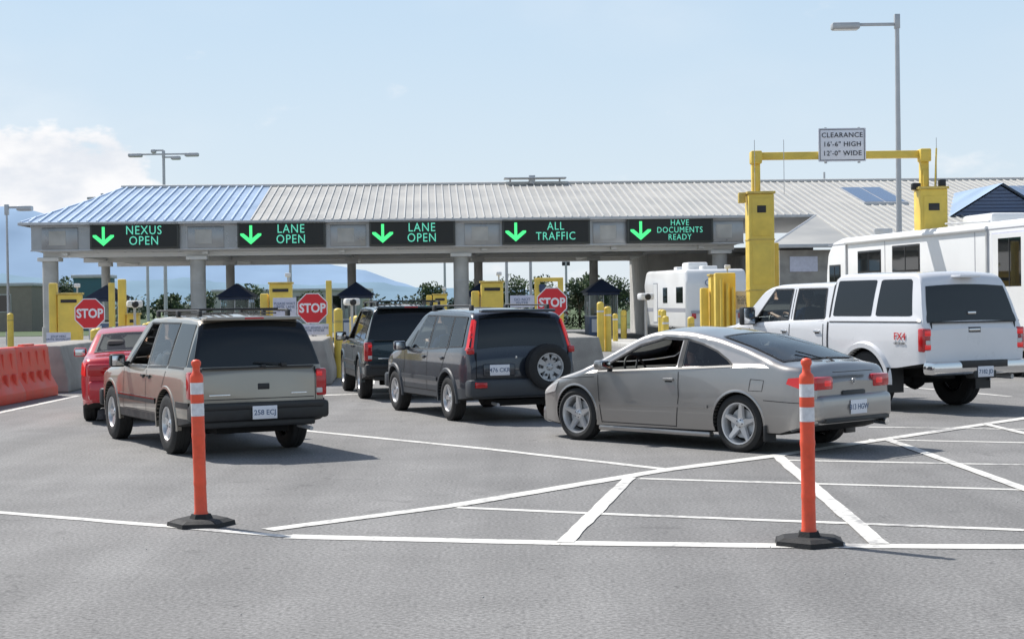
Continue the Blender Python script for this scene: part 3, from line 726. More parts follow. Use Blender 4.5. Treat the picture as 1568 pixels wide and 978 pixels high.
# ------------------------------------------------------------------ motorhome
def motorhome():
    e=empty('motorhome',(0,0,0)); th=10
    rz=rad(90+th); c,si=math.cos(rz),math.sin(rz)
    e.location=(8.62-(c*5.8-si*1.25),44-(si*5.8+c*1.25),0); e.rotation_euler=(0,0,rz)
    m=MB()
    m.prism([(-7,.55),(-7,3.3),(4.6,3.3),(5.25,3.2),(5.6,2.9),(5.72,2.4),(5.8,1.3),(5.75,.55)],-1.25,1.25,RVW,.10)
    for x0,x1,z0,z1 in ((2.0,3.4,2.38,2.86),(-.3,1.2,2.36,2.92),(4.7,5.4,2.05,2.55),(-5.3,-4.3,1.9,2.92)):
        m.box(x0-.05,x1+.05,1.24,1.262,z0-.05,z1+.05,DARK,.01); m.box(x0,x1,1.25,1.268,z0,z1,GLS)
        m.box((x0+x1)/2-.015,(x0+x1)/2+.015,1.26,1.275,z0,z1,DARK)
    m.box(-5.5,-4.0,1.245,1.258,.9,3.05,SIGNL); m.box(-5.47,-4.03,1.25,1.266,.93,3.02,RVW)
    for z,w,mm in ((1.9,.05,RVG),(1.75,.12,RVG),(3.12,.025,RVG),(1.5,.03,RVG)): m.box(-6.9,5.5,1.245,1.256,z,z+w,mm)
    for x in (-6,-3.2,1.7,4.3): m.box(x-.008,x+.008,1.246,1.257,.6,3.2,RVG)
    m.cyl((-3.8,1.27,3.16),(4.2,1.27,3.16),.055,RVW)
    for x in (-3.8,4.2): m.box(x-.03,x+.03,1.25,1.29,1.2,3.15,GALV)
    m.box(-2.4,-.9,-.45,.45,3.29,3.58,RVW,.08); m.box(1.6,2.2,-.3,.3,3.29,3.45,WHT,.05); m.box(-4.6,-3.9,-.3,.3,3.29,3.46,WHT,.05); m.box(3.4,3.5,.3,.8,3.29,3.5,GALV,.02)
    m.cyl((-3.2,.9,3.34),(-1.0,.9,3.40),.02,GALV); m.cyl((0,.8,3.28),(.0,.8,3.75),.012,GALV)
    m.box(5.6,5.86,-1.2,1.2,.5,.8,RVG,.05); m.box(5.66,5.79,-1.1,1.1,1.5,2.4,GLS,.03)
    for wx in (3.9,-3.7,-4.6):
        for sg in (1,-1): wheel(m,.45,.27,.28,Matrix.Translation((wx,sg*1.12,.45))@Matrix.Rotation(0 if sg>0 else math.pi,4,'Z'),8,.05)
        m.box(wx-.55,wx+.55,1.235,1.254,.5,1.0,UND)
    m.obj('coach_body',e)
motorhome()
def trailer():
    th=8.5; e=empty('camper_trailer',(7.2,63.5,0),rad(90+th)); m=MB()
    m.prism([(-3.4,.6),(-3.45,2.4),(-3.2,2.86),(3.0,2.9),(3.4,2.4),(3.4,.6)],-1.2,1.2,RVW,.14)
    m.box(-3.47,-3.42,-.5,.55,1.5,2.15,GLS,.01); m.box(-3.0,-2.0,1.19,1.21,1.6,2.2,GLS); m.box(-.6,.1,1.19,1.21,1.6,2.2,GLS); m.box(1.0,1.7,1.195,1.212,.8,2.4,RVG); m.box(1.04,1.66,1.2,1.218,.84,2.36,RVW)
    m.box(-.8,.2,-.4,.4,2.86,3.18,WHT,.07); m.box(-2.5,-2.0,-.3,.3,2.86,3.0,WHT,.04); m.box(1.4,1.9,-.3,.3,2.86,3.05,WHT,.04)
    m.box(-3.3,3.2,1.19,1.205,1.25,1.4,RVG); m.box(-3.48,-3.4,-1.0,1.0,1.2,1.3,RVG)
    for sg in (1,-1):
        m.box(-3.5,-3.42,sg*.9-.08,sg*.9+.08,1.0,1.2,LRED,.02)
        for wx in (-.5,-1.3): wheel(m,.36,.2,.2,Matrix.Translation((wx,sg*1.1,.36))@Matrix.Rotation(0 if sg>0 else math.pi,4,'Z'),6,.05)
    m.box(-3.55,-3.4,-1.1,1.1,.5,.65,DARK,.02)
    m.obj('trailer_body',e)
    text('Camper',.36,BLUEM,e,(-3.50,-.1,2.33),(rad(90),0,rad(-90)),'lettering')
trailer()
# ------------------------------------------------------------------ ground and markings
g=MB(); g.add([(-4000,-50,0),(4000,-50,0),(4000,7000,0),(-4000,7000,0)],[(0,1,2,3)],ASPH); g.obj('ground')
mk=MB()
def stripe(a,b,w,z=.004):
    z=.004+(z-.004)*.10
    a=Vector((*a,z));b=Vector((*b,z)); d=(b-a).normalized(); n=Vector((-d.y,d.x,0))*w/2
    L=(b-a).length; k=max(1,int(L/.25)); pts=[]
    for i in range(k+1):
        p=a+(b-a)*i/k; j=random.uniform(-.007,.007); j2=random.uniform(-.007,.007); pts+= [p+n+n.normalized()*j,p-n+n.normalized()*j2]
    mk.add(pts,[(2*i,2*i+1,2*i+3,2*i+2) for i in range(k)],LINE)
def poly(P,w,z):
    for i,(a,b) in enumerate(zip(P,P[1:])): stripe(a,b,w,z+(i%2)*.003)
poly([(-6.5,14.6),(-4.30,13.36),(-2.70,12.39)],.12,.004); stripe((-2.70,12.39),(-1.67,11.75),.11,.010)
poly([(-1.67,11.75),(.33,11.26)],.20,.004); stripe((.33,11.26),(1.76,11.01),.20,.010); stripe((1.76,11.01),(3.44,10.81),.20,.016); stripe((3.44,10.81),(8,10.4),.20,.022)
poly([(-1.87,12.10),(-.48,13.44)],.17,.028); poly([(-.48,13.44),(1.52,16.01)],.19,.034); poly([(1.52,16.01),(2.85,17.33)],.20,.040); poly([(2.85,17.33),(7.06,22.12)],.18,.046); poly([(7.06,22.12),(9,24.4)],.18,.052)
poly([(-4.6,24.2),(-2.68,21.47)],.13,.004); poly([(-2.68,21.47),(-.28,18.55)],.13,.010); poly([(-.28,18.55),(1.55,16.05)],.13,.016)
stripe((-.48,13.30),(.69,12.78),.11,.004); stripe((.69,12.78),(3.69,11.59),.11,.010); stripe((3.69,11.59),(7,10.3),.11,.016)
stripe((1.20,15.28),(7.5,12.8),.11,.004); stripe((2.83,16.85),(8,15.1),.11,.004); stripe((4.26,19.18),(9,17.2),.11,.004); stripe((4.67,21.02),(9,19.4),.11,.010)
stripe((1.11,15.35),(.35,11.26),.12,.040); stripe((2.85,17.25),(2.51,11.0),.13,.056); stripe((4.47,19.1),(4.49,11.2),.12,.056); stripe((6.26,21.1),(6.4,14.5),.12,.062)
stripe((-8.42,22),(-8.43,31),.12); stripe((-3.7,30.1),(-2.2,30.45),.3); stripe((-3.0,34),(-6.2,76),.12); stripe((2.6,34),(-.6,76),.12); stripe((-8.6,36),(-11.8,76),.12)
stripe((7.6,36),(5.8,76),.12); stripe((8.4,27),(6.7,33),.12)
mk.obj('road_markings')
pb=MB()
for i in range(110):
    x,y=random.uniform(-5,6),random.uniform(7,20); r_=random.uniform(.003,.006)
    pb.ball((x,y,r_*.5),r_,CONCL,(1,1,.7),n=6)
pb.obj('pebbles',flip=False)
# ------------------------------------------------------------------ delineator posts
def delin(x,y,lean=0,rz=0):
    m=MB()
    def hexa(r0,r1,z0,z1,mm):
        vs=[(r*math.cos(i*math.pi/3),r*math.sin(i*math.pi/3),z) for r,z in ((r0,z0),(r1,z1)) for i in range(6)]
        m.add(vs,[(i,(i+1)%6,6+(i+1)%6,6+i) for i in range(6)]+[tuple(range(6,12)),tuple(range(6))[::-1]],mm)
    hexa(.265,.258,0.001,.035,RUB); hexa(.25,.20,.035,.055,RUB); hexa(.09,.075,.055,.09,RUB)
    Lz=Matrix.Translation((0,0,.05))@Matrix.Rotation(rad(lean),4,'Y')@Matrix.Rotation(rad(90),4,'X')
    prof=[(.058,0),(.060,.03),(.050,.06),(.047,.25),(.050,.27),(.050,.29),(.048,.31),(.050,.62),(.053,.64),(.053,.66),(.050,.68),(.050,.80)]
    m.lathe(prof,ORG,Lz,n=24)
    m.lathe([(.051,.80),(.051,.90)],REFL,Lz,n=24); m.lathe([(.0505,.90),(.052,.93),(.0505,.97)],ORG,Lz,n=24); m.lathe([(.051,.97),(.051,1.06)],REFL,Lz,n=24)
    m.lathe([(.0505,1.06),(.052,1.08),(.052,1.10),(.048,1.12),(.030,1.14),(.028,1.18),(.038,1.20),(.038,1.22),(.025,1.235),(.001,1.24)],ORG,Lz,n=24)
    m.obj('delineator_post',None,(x,y,0),rad(rz),flip=False)
delin(-2.44,12.44,-1.0,8); delin(2.04,11.08,-.3,22)
# ------------------------------------------------------------------ barriers
def barrier(x,y,rz):
    m=MB(); prof=[(-.30,.0),(-.30,.18),(-.17,.42),(-.11,.95),(-.08,1.0),(.08,1.0),(.11,.95),(.17,.42),(.30,.18),(.30,0)]
    m.prism([(p[0],p[1]) for p in prof],-.98,.98,BARR,.02)
    for yy in (-.65,-.2,.25,.7):
        m.box(-.235,.235,yy-.07,yy+.07,.10,.52,BARR,.03); m.box(-.15,.15,yy-.05,yy+.05,.6,.9,BARR,.02)
    m.box(-.06,.06,-.3,.3,.99,1.03,BARR,.01)
    m.obj('plastic_barrier',None,(x,y,0),rad(rz))
for i in range(3): barrier(-9.28+.02*i,26.4+2.0*i,-1.5)
for i in range(2): barrier(-10.6-1.98*i,25.4-.2*i,86)
def block(x,y,w=1.1,L=4.2,h=.95,rz=4.2):
    m=MB(); m.prism([(-w/2,0),(-w/2,.25),(-w/2+.16,h),(w/2-.16,h),(w/2,.25),(w/2,0)],0,L,CONC,.04)
    for k in range(1,3): m.box(-w/2-.001,w/2+.001,L*k/3-.012,L*k/3+.012,.001,h*.25,DARK)
    m.obj('concrete_barrier',None,(x,y,0),rad(rz))
block(-9.55,32.2,1.2,5.5); block(-4.35,33.9,1.0,4.4); block(1.5,33.9,1.0,4.4); block(6.9,33.0,.9,4.0)
# ------------------------------------------------------------------ islands
ISL=[-16.2,-10.5,-4.96,1.0,6.15]
def ix(i,D): return ISL[i]-.0735*(D-40)
for i in range(5):
    m=MB(); m.box(-.75,.75,0,46,-.05,.15,CONCL,.03); m.box(-.77,.77,-.03,.0,0,.155,YEL)
    m.obj('traffic_island',None,(ix(i,37.8),37.8,0),rad(4.2))
def stopsign(x,y,z):
    e=empty('stop_sign',(x,y,0),rad(2)); m=MB()
    def octo(r,y0,y1,mm): m.prism([(r*math.cos(rad(22.5+45*i)),z+r*math.sin(rad(22.5+45*i))) for i in range(8)],y0,y1,mm)
    octo(.405,-.004,0.004,SIGNW); octo(.38,-.007,-.0045,STOPR)
    m.box(-.03,.03,.006,.05,0,z+.3,GALV); m.obj('sign_face',e)
    text('STOP',.31,SIGNW,e,(0,-.010,z-.005),FR,sx=.88,bold=.010)
def board(name,x,y,z,w,h,txt,size,mm=SIGNL,tm=BLUEM,post=True):
    e=empty(name,(x,y,0)); m=MB(); m.box(-w/2,w/2,-.008,.008,z-h/2,z+h/2,mm,.003)
    if post: m.box(-.025,.025,.01,.05,0,z+h/2,GALV)
    m.obj('sign_board',e); text(txt,size,tm,e,(0,-.012,z),FR,line=.9)
stopsign(-10.5,39.8,1.56); stopsign(-4.96,39.8,1.62); stopsign(1.0,39.8,1.68)
board('notice_sign',-11.2,39.5,.97,.6,.27,'STOP HERE\nUNTIL SIGNALLED',.075); board('notice_sign',-4.86,39.5,1.10,.66,.27,'WAIT BEHIND LINE\nFOR OFFICER',.075)
board('notice_sign',-5.62,39.6,1.66,.58,.46,'PLEASE WAIT\nUNTIL LANE\nIS CLEAR',.09,SIGNL); board('notice_sign',.26,39.6,1.72,.6,.3,'DO NOT\nENTER',.1); board('notice_sign',5.72,39.2,1.68,.55,.45,'TRUCKS AND\nBUSES USE\nTHIS LANE',.085)
def monitor(x,y,h=2.1,w=.55,tall=2.34):
    m=MB()
    m.box(-w/2,w/2,-.18,.18,.15,h,YEL,.02); m.box(-w/2-.03,w/2+.03,-.21,.21,h,h+.05,YELD,.01)
    m.box(-w/2+.05,w/2-.05,-.19,-.178,.5,h-.25,YEL,.006)
    m.box(-w/2+.08,w/2-.08,-.197,-.185,h-.2,h-.12,DARK)
    for zz in (.45,.95,1.45): m.box(-w/2-.004,w/2+.004,-.186,-.176,zz,zz+.012,YELD)
    m.box(-w/2-.24,-w/2-.04,-.1,.1,.15,tall,YEL,.03); m.box(-w/2-.26,-w/2-.02,-.12,.12,.14,.2,GALV,.01)
    m.cyl((w/2-.1,0,h),(w/2-.1,0,h+.22),.02,GALV); m.box(w/2-.17,w/2-.03,-.08,.05,h+.18,h+.28,WHT,.02)
    m.box(-w/2,w/2,-.25,.25,.145,.19,GALV,.01)
    m.obj('radiation_portal_monitor',None,(x,y,0),rad(3))
def bollard(x,y,h=1.1,r=.1,mm=YEL,z0=.15):
    m=MB(); m.cyl((0,0,0),(0,0,h-r*.4),r,mm,n=20)
    m.lathe([(r,0),(r*.92,r*.25),(r*.6,r*.5),(.001,r*.62)],mm,Matrix.Translation((0,0,h-r*.4))@Matrix.Rotation(rad(90),4,'X'),n=20)
    m.lathe([(r+.003,h*.8),(r+.003,h*.8+.06)],REFL if random.random()<.3 else YELD,Matrix.Rotation(rad(90),4,'X'),n=20)
    m.obj('bollard',None,(x,y,0),0,flip=False)
for x,h,t in ((-11.2,2.04,2.34),(-5.85,2.24,2.0),(-.5,2.2,2.0),(5.3,2.3,2.0)):
    monitor(x,40.6,h,.56,t)
monitor(-10.05,42.5,1.5,.3,2.45); monitor(-16.4,43,2.1,.55,2.3); monitor(-2.6,58,2.0,.5,2.0)
for x,t in ((-10.22,2.33),(-4.67,2.32),(.66,2.30),(1.25,2.32)):
    m=MB(); m.box(-.07,.07,-.07,.07,.1,t,YEL,.015); m.box(-.11,.11,-.11,.11,.14,.2,GALV,.01); m.obj('yellow_post',None,(x,40.9,0))
m=MB(); m.box(.59,1.32,40.85,40.95,2.22,2.32,YEL,.015); m.box(.70,.86,40.7,40.8,1.95,2.15,BLUED,.02); m.obj('signal_crossbar')
for x,y,h,r in ((-4.05,37.3,1.60,.105),(-4.2,38.6,1.55,.09),(-9.6,36.8,1.2,.1),(-9.9,38.3,1.2,.1),(3.0,54.2,1.66,.12),(3.25,54.3,1.5,.12),(-21.1,67.3,1.5,.13),(-5.1,52.8,1.3,.1),(-4.9,50.5,1.3,.1),(-5.35,55,1.3,.1),
    (4.9,70,1.3,.12),(4.6,66,1.3,.12),(5.6,60,1.35,.12),(5.4,57,1.35,.1),(6.9,62,1.4,.12),(6.2,64,1.4,.12),(4.0,62,1.2,.1),(4.8,50,1.2,.1),(-5.7,60,1.2,.1),(-6.4,64,1.2,.1),(-11.0,48,1.2,.1),(-11.6,56,1.2,.1),(-.1,55,1.2,.1),(-.5,60,1.2,.1),(5.2,46.5,1.2,.1),(-9.4,41.5,1.3,.1),(-10.9,45,1.3,.1)):
    bollard(x,y,h,r)
def floodlight(x,y,z):
    m=MB(); m.cyl((0,0,0),(0,0,z),.035,GALV); m.box(-.2,.2,-.15,.15,z-.08,z+.1,WHT,.05); m.lathe([(.09,0),(.07,.03),(.001,.04)],DARK,Matrix.Translation((0,-.15,z))@Matrix.Rotation(math.pi,4,'Z'),n=16)
    m.obj('security_camera',None,(x,y,0),rad(20))
floodlight(-9.9,42,1.78); floodlight(-4.2,42,1.76); floodlight(3.6,43,1.8); floodlight(-5.4,54,1.75)
# ------------------------------------------------------------------ clearance gantry
def gantry():
    e=empty('clearance_gantry'); m=MB(); D=38.3
    for x0,x1,zt in ((5.65,6.26,4.20),(9.72,10.38,4.26)):
        m.box(x0,x1,D-.3,D+.3,.1,zt,YEL,.03); m.box(x0-.03,x1+.03,D-.33,D+.33,zt-.0,zt+.06,YELD,.01)
        m.box(x0-.012,x1+.012,D-.312,D+.312,1.9,1.93,YELD); m.box(x0-.012,x1+.012,D-.312,D+.312,3.1,3.13,YELD)
        m.box(x0+.08,x1-.08,D-.315,D-.30,2.05,3.0,YEL,.008); m.box(x0+.08,x1-.08,D-.315,D-.30,3.2,4.1,YEL,.008)
        m.box(x0+.2,x1-.2,D-.33,D-.3,3.75,3.92,DARK,.01)
        m.box(x0-.1,x1+.1,D-.4,D+.4,.0,.25,CONCL,.02)
    for x in (5.92,9.98):
        m.box(x-.1,x+.1,D+.32-.1,D+.32+.1,.1,5.2,YEL,.02); m.box(x-.06,x+.06,D+.15,D+.4,4.2,4.75,YEL,.01)
        m.box(x-.13,x+.13,D+.1,D+.45,4.95,5.26,YEL,.03)
    m.box(5.8,10.14,D+.25,D+.42,5.05,5.23,YEL,.02)
    m.box(9.6,9.8,D-.1,D+.1,4.26,4.42,DARK,.02); m.box(10.25,10.4,D-.1,D+.1,4.3,4.5,DARK,.02); m.box(5.45,5.62,D-.1,D+.1,4.0,4.25,YELD,.02)
    for x in (5.85,6.55,10.2): m.cyl((x,D,4.2),(x,D,5.5),.008,GALV,n=6)
    m.cyl((10.16,D,4.3),(10.2,D,5.25),.02,YEL)
    m.box(6.30,6.46,D+.3,D+.45,.1,3.05,YEL,.02); m.box(4.95,5.45,D+.6,D+.9,.1,2.35,YEL,.03)
    for j in range(3): m.cyl((5.1+.14*j,D+.5,.1),(5.1+.14*j,D+.5,2.2-.1*j),.05,YEL)
    m.obj('frame',e)
    s=MB(); s.box(7.42,8.56,D+.20,D+.22,4.98,5.78,SIGNW,.02); s.obj('clearance_sign',e)
    b=MB()
    for a in ((7.45,8.53,5.74,5.755),(7.45,8.53,5.005,5.02)): b.box(a[0],a[1],D+.195,D+.2,a[2],a[3],TXT)
    for a in (7.45,8.515): b.box(a,a+.015,D+.195,D+.2,5.02,5.74,TXT)
    for x in (7.6,8.4): b.box(x-.03,x+.03,D+.225,D+.26,4.94,5.8,GALV)
    b.obj('sign_border',e)
    text('CLEARANCE\n16\'-6" HIGH\n12\'-0" WIDE',.168,TXT,e,(7.99,D+.19,5.39),FR,line=1.3,spacing=1.08)
gantry()
# ------------------------------------------------------------------ canopy building (local frame)
CO=(-20.2,67.4,0); CR=rad(3)
def canopy():
    e=empty('border_inspection_canopy',CO,CR); m=MB()
    k=.2258
    pz=lambda y:5.3+k*(y+.3)
    E0=(-.35,-.3,5.3);Bf=(1.45,5.6,pz(5.6));G=(2.2,9,pz(9));Bb=(1.45,12.4,pz(5.6));E1=(-.35,18.3,5.3)
    xb=9.2
    m.add([E0,(xb,-.3,5.3),(xb,9,pz(9)),G,Bf],[(0,1,2,3,4)],RBLUE)
    m.add([(xb,-.3,5.3),(33.3,-.3,5.3),(33.3,9,pz(9)),(xb,9,pz(9))],[(0,1,2,3)],RBEI)
    m.add([E0,Bf,Bb,E1],[(0,1,2,3)],RBLUE); m.add([Bf,G,Bb],[(0,1,2)],RBLUE)
    m.add([G,(50,9,pz(9)),(50,18.3,5.3),E1,Bb],[(0,1,2,3,4)],RBEI)
    m.obj('roof_sheets',e,flip=False)
    r=MB()
    def rib(a,b,mm,w=.045,h=.05):
        a=Vector(a);b=Vector(b); n=Vector((w/2,0,0)); u=Vector((0,0,h))
        r.add([a-n,a+n,b+n,b-n,a-n+u,a+n+u,b+n+u,b-n+u],[(4,5,6,7),(0,1,5,4),(3,7,6,2),(0,4,7,3),(1,2,6,5)],mm)
    x=0.0
    while x<xb:
        if x<1.45: y1=-.3+5.9*(x+.35)/1.8
        elif x<2.2: y1=5.6+3.4*(x-1.45)/.75
        else: y1=9
        rib((x,-.3,5.3),(x,y1,pz(y1)),RIBB,.07,.07); x+=.40
    x=xb+.03
    while x<49.5:
        y0=-7 if x>33.3 else -.3
        rib((x,y0,pz(y0)),(x,9,pz(9)),RIBE,.05,.05); x+=.34
    for j in range(12):
        y=j*1.6+.3; rib((-.33,y,5.3),(1.2,9+(y-9)*.42,pz(5.6)-.2),RIBB)
    r.obj('roof_seams',e)
    t=MB()
    t.cyl((2.1,9,pz(9)+.04),(50,9,pz(9)+.04),.09,RIBE,n=8); t.cyl(E0,Bf,.06,RIBB,n=6); t.cyl(Bf,G,.06,RIBB,n=6)
    t.box(-.45,33.4,-.42,-.30,5.18,5.30,GALV,.01)
    t.box(-.45,-.33,-.3,18.3,5.18,5.30,GALV,.01)
    t.obj('ridge_and_gutter',e)
    f=MB()
    f.box(0,30.25,0,.3,4.12,5.2,FASC); f.box(0,.3,.3,18,4.12,5.2,FASC); f.box(0,30.25,17.8,18,4.12,5.2,FASC)
    f.box(30.0,30.25,.3,17.8,4.12,5.2,FASC)
    f.box(-.03,30.28,-.03,.0,4.10,4.17,GALV,.008); f.box(-.03,30.28,-.025,.0,5.10,5.19,GALV)
    x=.6
    while x<30:
        f.box(x-.02,x+.02,-.012,.0,4.175,5.095,GALV); x+=1.18
    for x in (1.2,7.3,13.3,19.0,24.5,29.5):
        f.box(x-.75 if x<29 else x-.6,x+.75,-.06,-.002,4.18,5.09,FASC,.01); f.box(x-.45,x+.25,-.075,-.06,4.35,4.95,CONCL,.01)
    f.obj('fascia',e)
    s=MB(); s.box(.3,30,.3,17.8,4.06,4.11,SOFF)
    for i in range(1,26): s.box(.3+i*1.16,.34+i*1.16,.35,17.7,4.045,4.06,GALV)
    for y in (1.0,9.0,17.2): s.box(.3,30,y-.2,y+.2,3.86,4.058,SOFF)
    for cx in (1.3,7.2,13,19.1,24.7,28.5): s.box(cx-.12,cx+.12,.35,17.7,3.93,4.044,SOFF)
    s.obj('soffit',e)
    c=MB()
    for x in (.55,6.8,18.1,29.4):
        c.cyl((x,1.0,.15),(x,1.0,3.86),.33,CONCL,n=28); c.cyl((x,1,.15),(x,1,.9),.38,YEL if x>18 else CONCL,n=28); c.box(x-.45,x+.45,.55,1.45,3.70,3.859,SOFF,.02)
        for zz in (1.6,2.7): c.cyl((x,1,zz),(x,1,zz+.03),.336,GALV,n=28)
    for x in (1.3,7.2,13.0,19.1,24.7,28.5):
        c.cyl((x,9,.15),(x,9,3.86),.21,CONCL,n=16); c.box(x-.3,x+.3,8.7,9.3,3.66,3.858,SOFF,.02)
    c.obj('columns',e)
    v=MB(); v.box(20.4,23.4,8.6,9.4,pz(9)+.25,pz(9)+.31,GALV,.01); v.box(21.6,21.9,8.8,9.2,pz(9),pz(9)+.42,GALV,.01)
    for x in (20.7,23.1): v.box(x-.04,x+.04,8.95,9.05,pz(9),pz(9)+.3,GALV)
    v.cyl((36.2,9.5,pz(9)),(36.2,9.5,pz(9)+.5),.05,GALV)
    v.obj('roof_vent',e)
    SOL=mat('skylight_glass',(.03,.07,.18),.15,spec=.7)
    k2=MB()
    def onroof(x0,x1,y0,y1,mm,h):
        k2.add([(x0,y0,pz(y0)+h),(x1,y0,pz(y0)+h),(x1,y1,pz(y1)+h),(x0,y1,pz(y1)+h),(x0,y0,pz(y0)),(x1,y0,pz(y0)),(x1,y1,pz(y1)),(x0,y1,pz(y1))],[(0,1,2,3),(0,4,5,1),(1,5,6,2),(2,6,7,3),(3,7,4,0)],mm)
    for x in (36.1,43.6):
        onroof(x,x+2.0,2.0,6.4,GALV,.12)
        for a in (0,1): onroof(x+.08+a*.95,x+.95+a*.95,2.15,6.25,SOL,.135)
    k2.obj('skylights',e)
    gb=MB(); gx0,gx1,gy=38.9,43.5,-1.0; gm=(gx0+gx1)/2
    bz=5.0; az=6.4
    gb.add([(gx0,gy,bz),(gx1,gy,bz),(gm,gy,az)],[(0,1,2)],BLUEM)
    gb.add([(gx0-.3,gy-.3,bz-.05),(gm,gy-.3,az+.12),(gm,5,az+.12),(gx0-.3,5,bz-.05)],[(0,1,2,3)],RBLUE); gb.add([(gx1+.3,gy-.3,bz-.05),(gm,gy-.3,az+.12),(gm,5,az+.12),(gx1+.3,5,bz-.05)],[(0,1,2,3)],RBLUE)
    for j in range(8):
        zz=bz+.15+j*.15; hw=(az-zz)/(az-bz)*2.3-.1
        if hw>0: gb.box(gm-hw,gm+hw,gy-.03,gy-.003,zz,zz+.03,BLUED)
    gb.obj('gable',e,flip=False)
    w=MB(); y0=-7
    w.add([(30.0,y0,pz(y0)),(50,y0,pz(y0)),(50,9,pz(9)),(33.3,9,pz(9)),(33.3,-.3,5.3)],[(0,1,2,3,4)],RBEI)
    w.obj('wing_roof',e,flip=False)
    w=MB()
    w.box(30.4,50,-6.4,17,0,3.6,CONC)
    w.box(29.95,50,y0-.12,y0,pz(y0)-.12,pz(y0)+.02,GALV,.01)
    d=Vector((33.35,-.35,5.25)); a=Vector((29.95,y0,pz(y0)-.04)); w.cyl(a,d,.07,GALV,n=8)
    w.add([(30.4,-6.4,3.6),(33.2,-.4,3.6),(33.2,-.4,5.15),(30.4,-6.4,3.78)],[(0,1,2,3)],CONC)
    w.box(30.8,31.9,-6.44,-6.401,2.75,3.35,SIGNL,.01)
    for x in (34,37,40,43,46): w.box(x,x+1.6,-6.43,-6.401,.9,2.6,GLS); w.box(x-.08,x+1.68,-6.42,-6.401,.82,2.68,GALV)
    w.obj('wing_walls',e)
    def sign(x0,x1,txt,size,line=1.02):
        q=MB(); q.box(x0-.05,x1+.05,-.30,-.065,4.16,5.22,LEDF,.015); q.box(x0+.03,x1-.03,-.32,-.30,4.24,5.14,LEDB)
        q.box(x0-.05,x1+.05,-.42,-.30,5.20,5.225,LEDF)
        ax=x0+.52; z=4.69
        pts=[(ax-.06,z+.40),(ax-.06,z-.14),(ax-.30,z+.06),(ax-.44,z+.06),(ax-.44,z-.02),(ax,z-.40),(ax+.44,z-.02),(ax+.44,z+.06),(ax+.30,z+.06),(ax+.06,z-.14),(ax+.06,z+.40)]
        ar=MB(); ar.prism([(p[0],p[1]) for p in pts],-.332,-.322,LEDG); 
        q.obj('led_sign_case',e); ar.obj('led_arrow',e,flip=True)
        text(txt,size,LEDC,e,((x0+x1)/2+.40,-.33,4.70),FR,'led_text',line=line,spacing=1.12,sx=.86)
    sign(2.55,6.15,'NEXUS\nOPEN',.52,.84); sign(8.7,12.3,'LANE\nOPEN',.52,.84); sign(14.25,17.8,'LANE\nOPEN',.52,.84); sign(19.9,23.55,'ALL\nTRAFFIC',.48,.88); sign(25.25,28.85,'HAVE\nDOCUMENTS\nREADY',.35,.88)
canopy()
def booth(lx,ly,blue=BLUEM):
    c,s_=math.cos(CR),math.sin(CR)
    m=MB()
    m.box(-.65,.65,-1.1,1.1,.15,1.05,blue,.01); m.box(-.63,.63,-1.08,1.08,1.05,2.0,GT)
    m.box(-.3,.3,.2,.6,.16,1.15,DARK,.02)
    for x in (-.65,.61):
        for y in (-1.1,-.35,.35,1.06): m.box(x,x+.04,y,y+.04,1.05,2.0,WHT)
    m.box(-.02,.02,-1.1,-1.07,1.05,2.0,WHT); m.box(-.67,.67,-1.12,1.12,1.0,1.06,WHT,.005); m.box(-.72,.72,-1.2,1.2,1.98,2.14,BLUED,.01)
    m.add([(-.85,-1.35,2.12),(.85,-1.35,2.12),(.85,1.35,2.12),(-.85,1.35,2.12),(-.0,-.5,2.72),(.0,.5,2.72)],[(0,1,4),(1,2,5,4),(2,3,5),(3,0,4,5),(3,2,1,0)],BLUED)
    m.box(-.55,-.1,-1.13,-1.11,.3,.9,SIGNW)
    m.obj('inspection_booth',None,(CO[0]+c*lx-s_*ly,CO[1]+s_*lx+c*ly,0),CR)
for lx in (2.2,8.0,13.4,19.2,24.6): booth(lx,5.0)
# ------------------------------------------------------------------ lamps
def lamp(x,y,h,arms,r=.12):
    m=MB(); m.cyl((0,0,0),(0,0,h),r,GALV,r1=r*.7,n=12); m.cyl((0,0,0),(0,0,.6),r*2,CONCL,n=16); m.box(-r*1.6,r*1.6,-r*1.6,r*1.6,.6,.64,GALV)
    for dx,z0,L in arms:
        m.box(min(0,dx),max(0,dx),-.05,.05,h-.35+z0,h-.25+z0,GALV,.01)
        a,b=sorted((dx,dx+math.copysign(L,dx))); m.box(a,b,-.22,.22,h-.46+z0,h-.24+z0,GALV,.05); m.box(a+.06,b-.06,-.17,.17,h-.475+z0,h-.458+z0,LWH)
    m.box(-.09,.09,-.09,.09,h-.45,h+.04,GALV,.01)
    m.obj('street_lamp',None,(x,y,0),0)
lamp(13.34,55,11.36,[(-1.3,.0,.95)],.11)
lamp(-22.7,105,11.9,[(-1.4,.1,.9),(1.4,.1,.9),(-.5,.35,.3),(.5,-.1,.6)],.13)
lamp(-23.6,75,6.55,[(.5,.2,.7)],.07)
lamp(-33.4,131,11.0,[(-.5,0,.7),(.5,.1,.5)],.12)
for x,y,h in ((-14.5,105,6),(-.3,100,7.5),(1.2,100,7.5),(-5.0,120,6.5),(-25,110,9),(4.1,120,6)):
    m=MB(); m.cyl((0,0,0),(0,0,h),.11,GALV,r1=.08); m.box(-.6,.6,-.05,.05,h-.9,h-.8,GALV); m.box(-.3,.3,-.06,.06,h-1.6,h-1.3,DARK,.02); m.obj('utility_pole',None,(x,y,0))
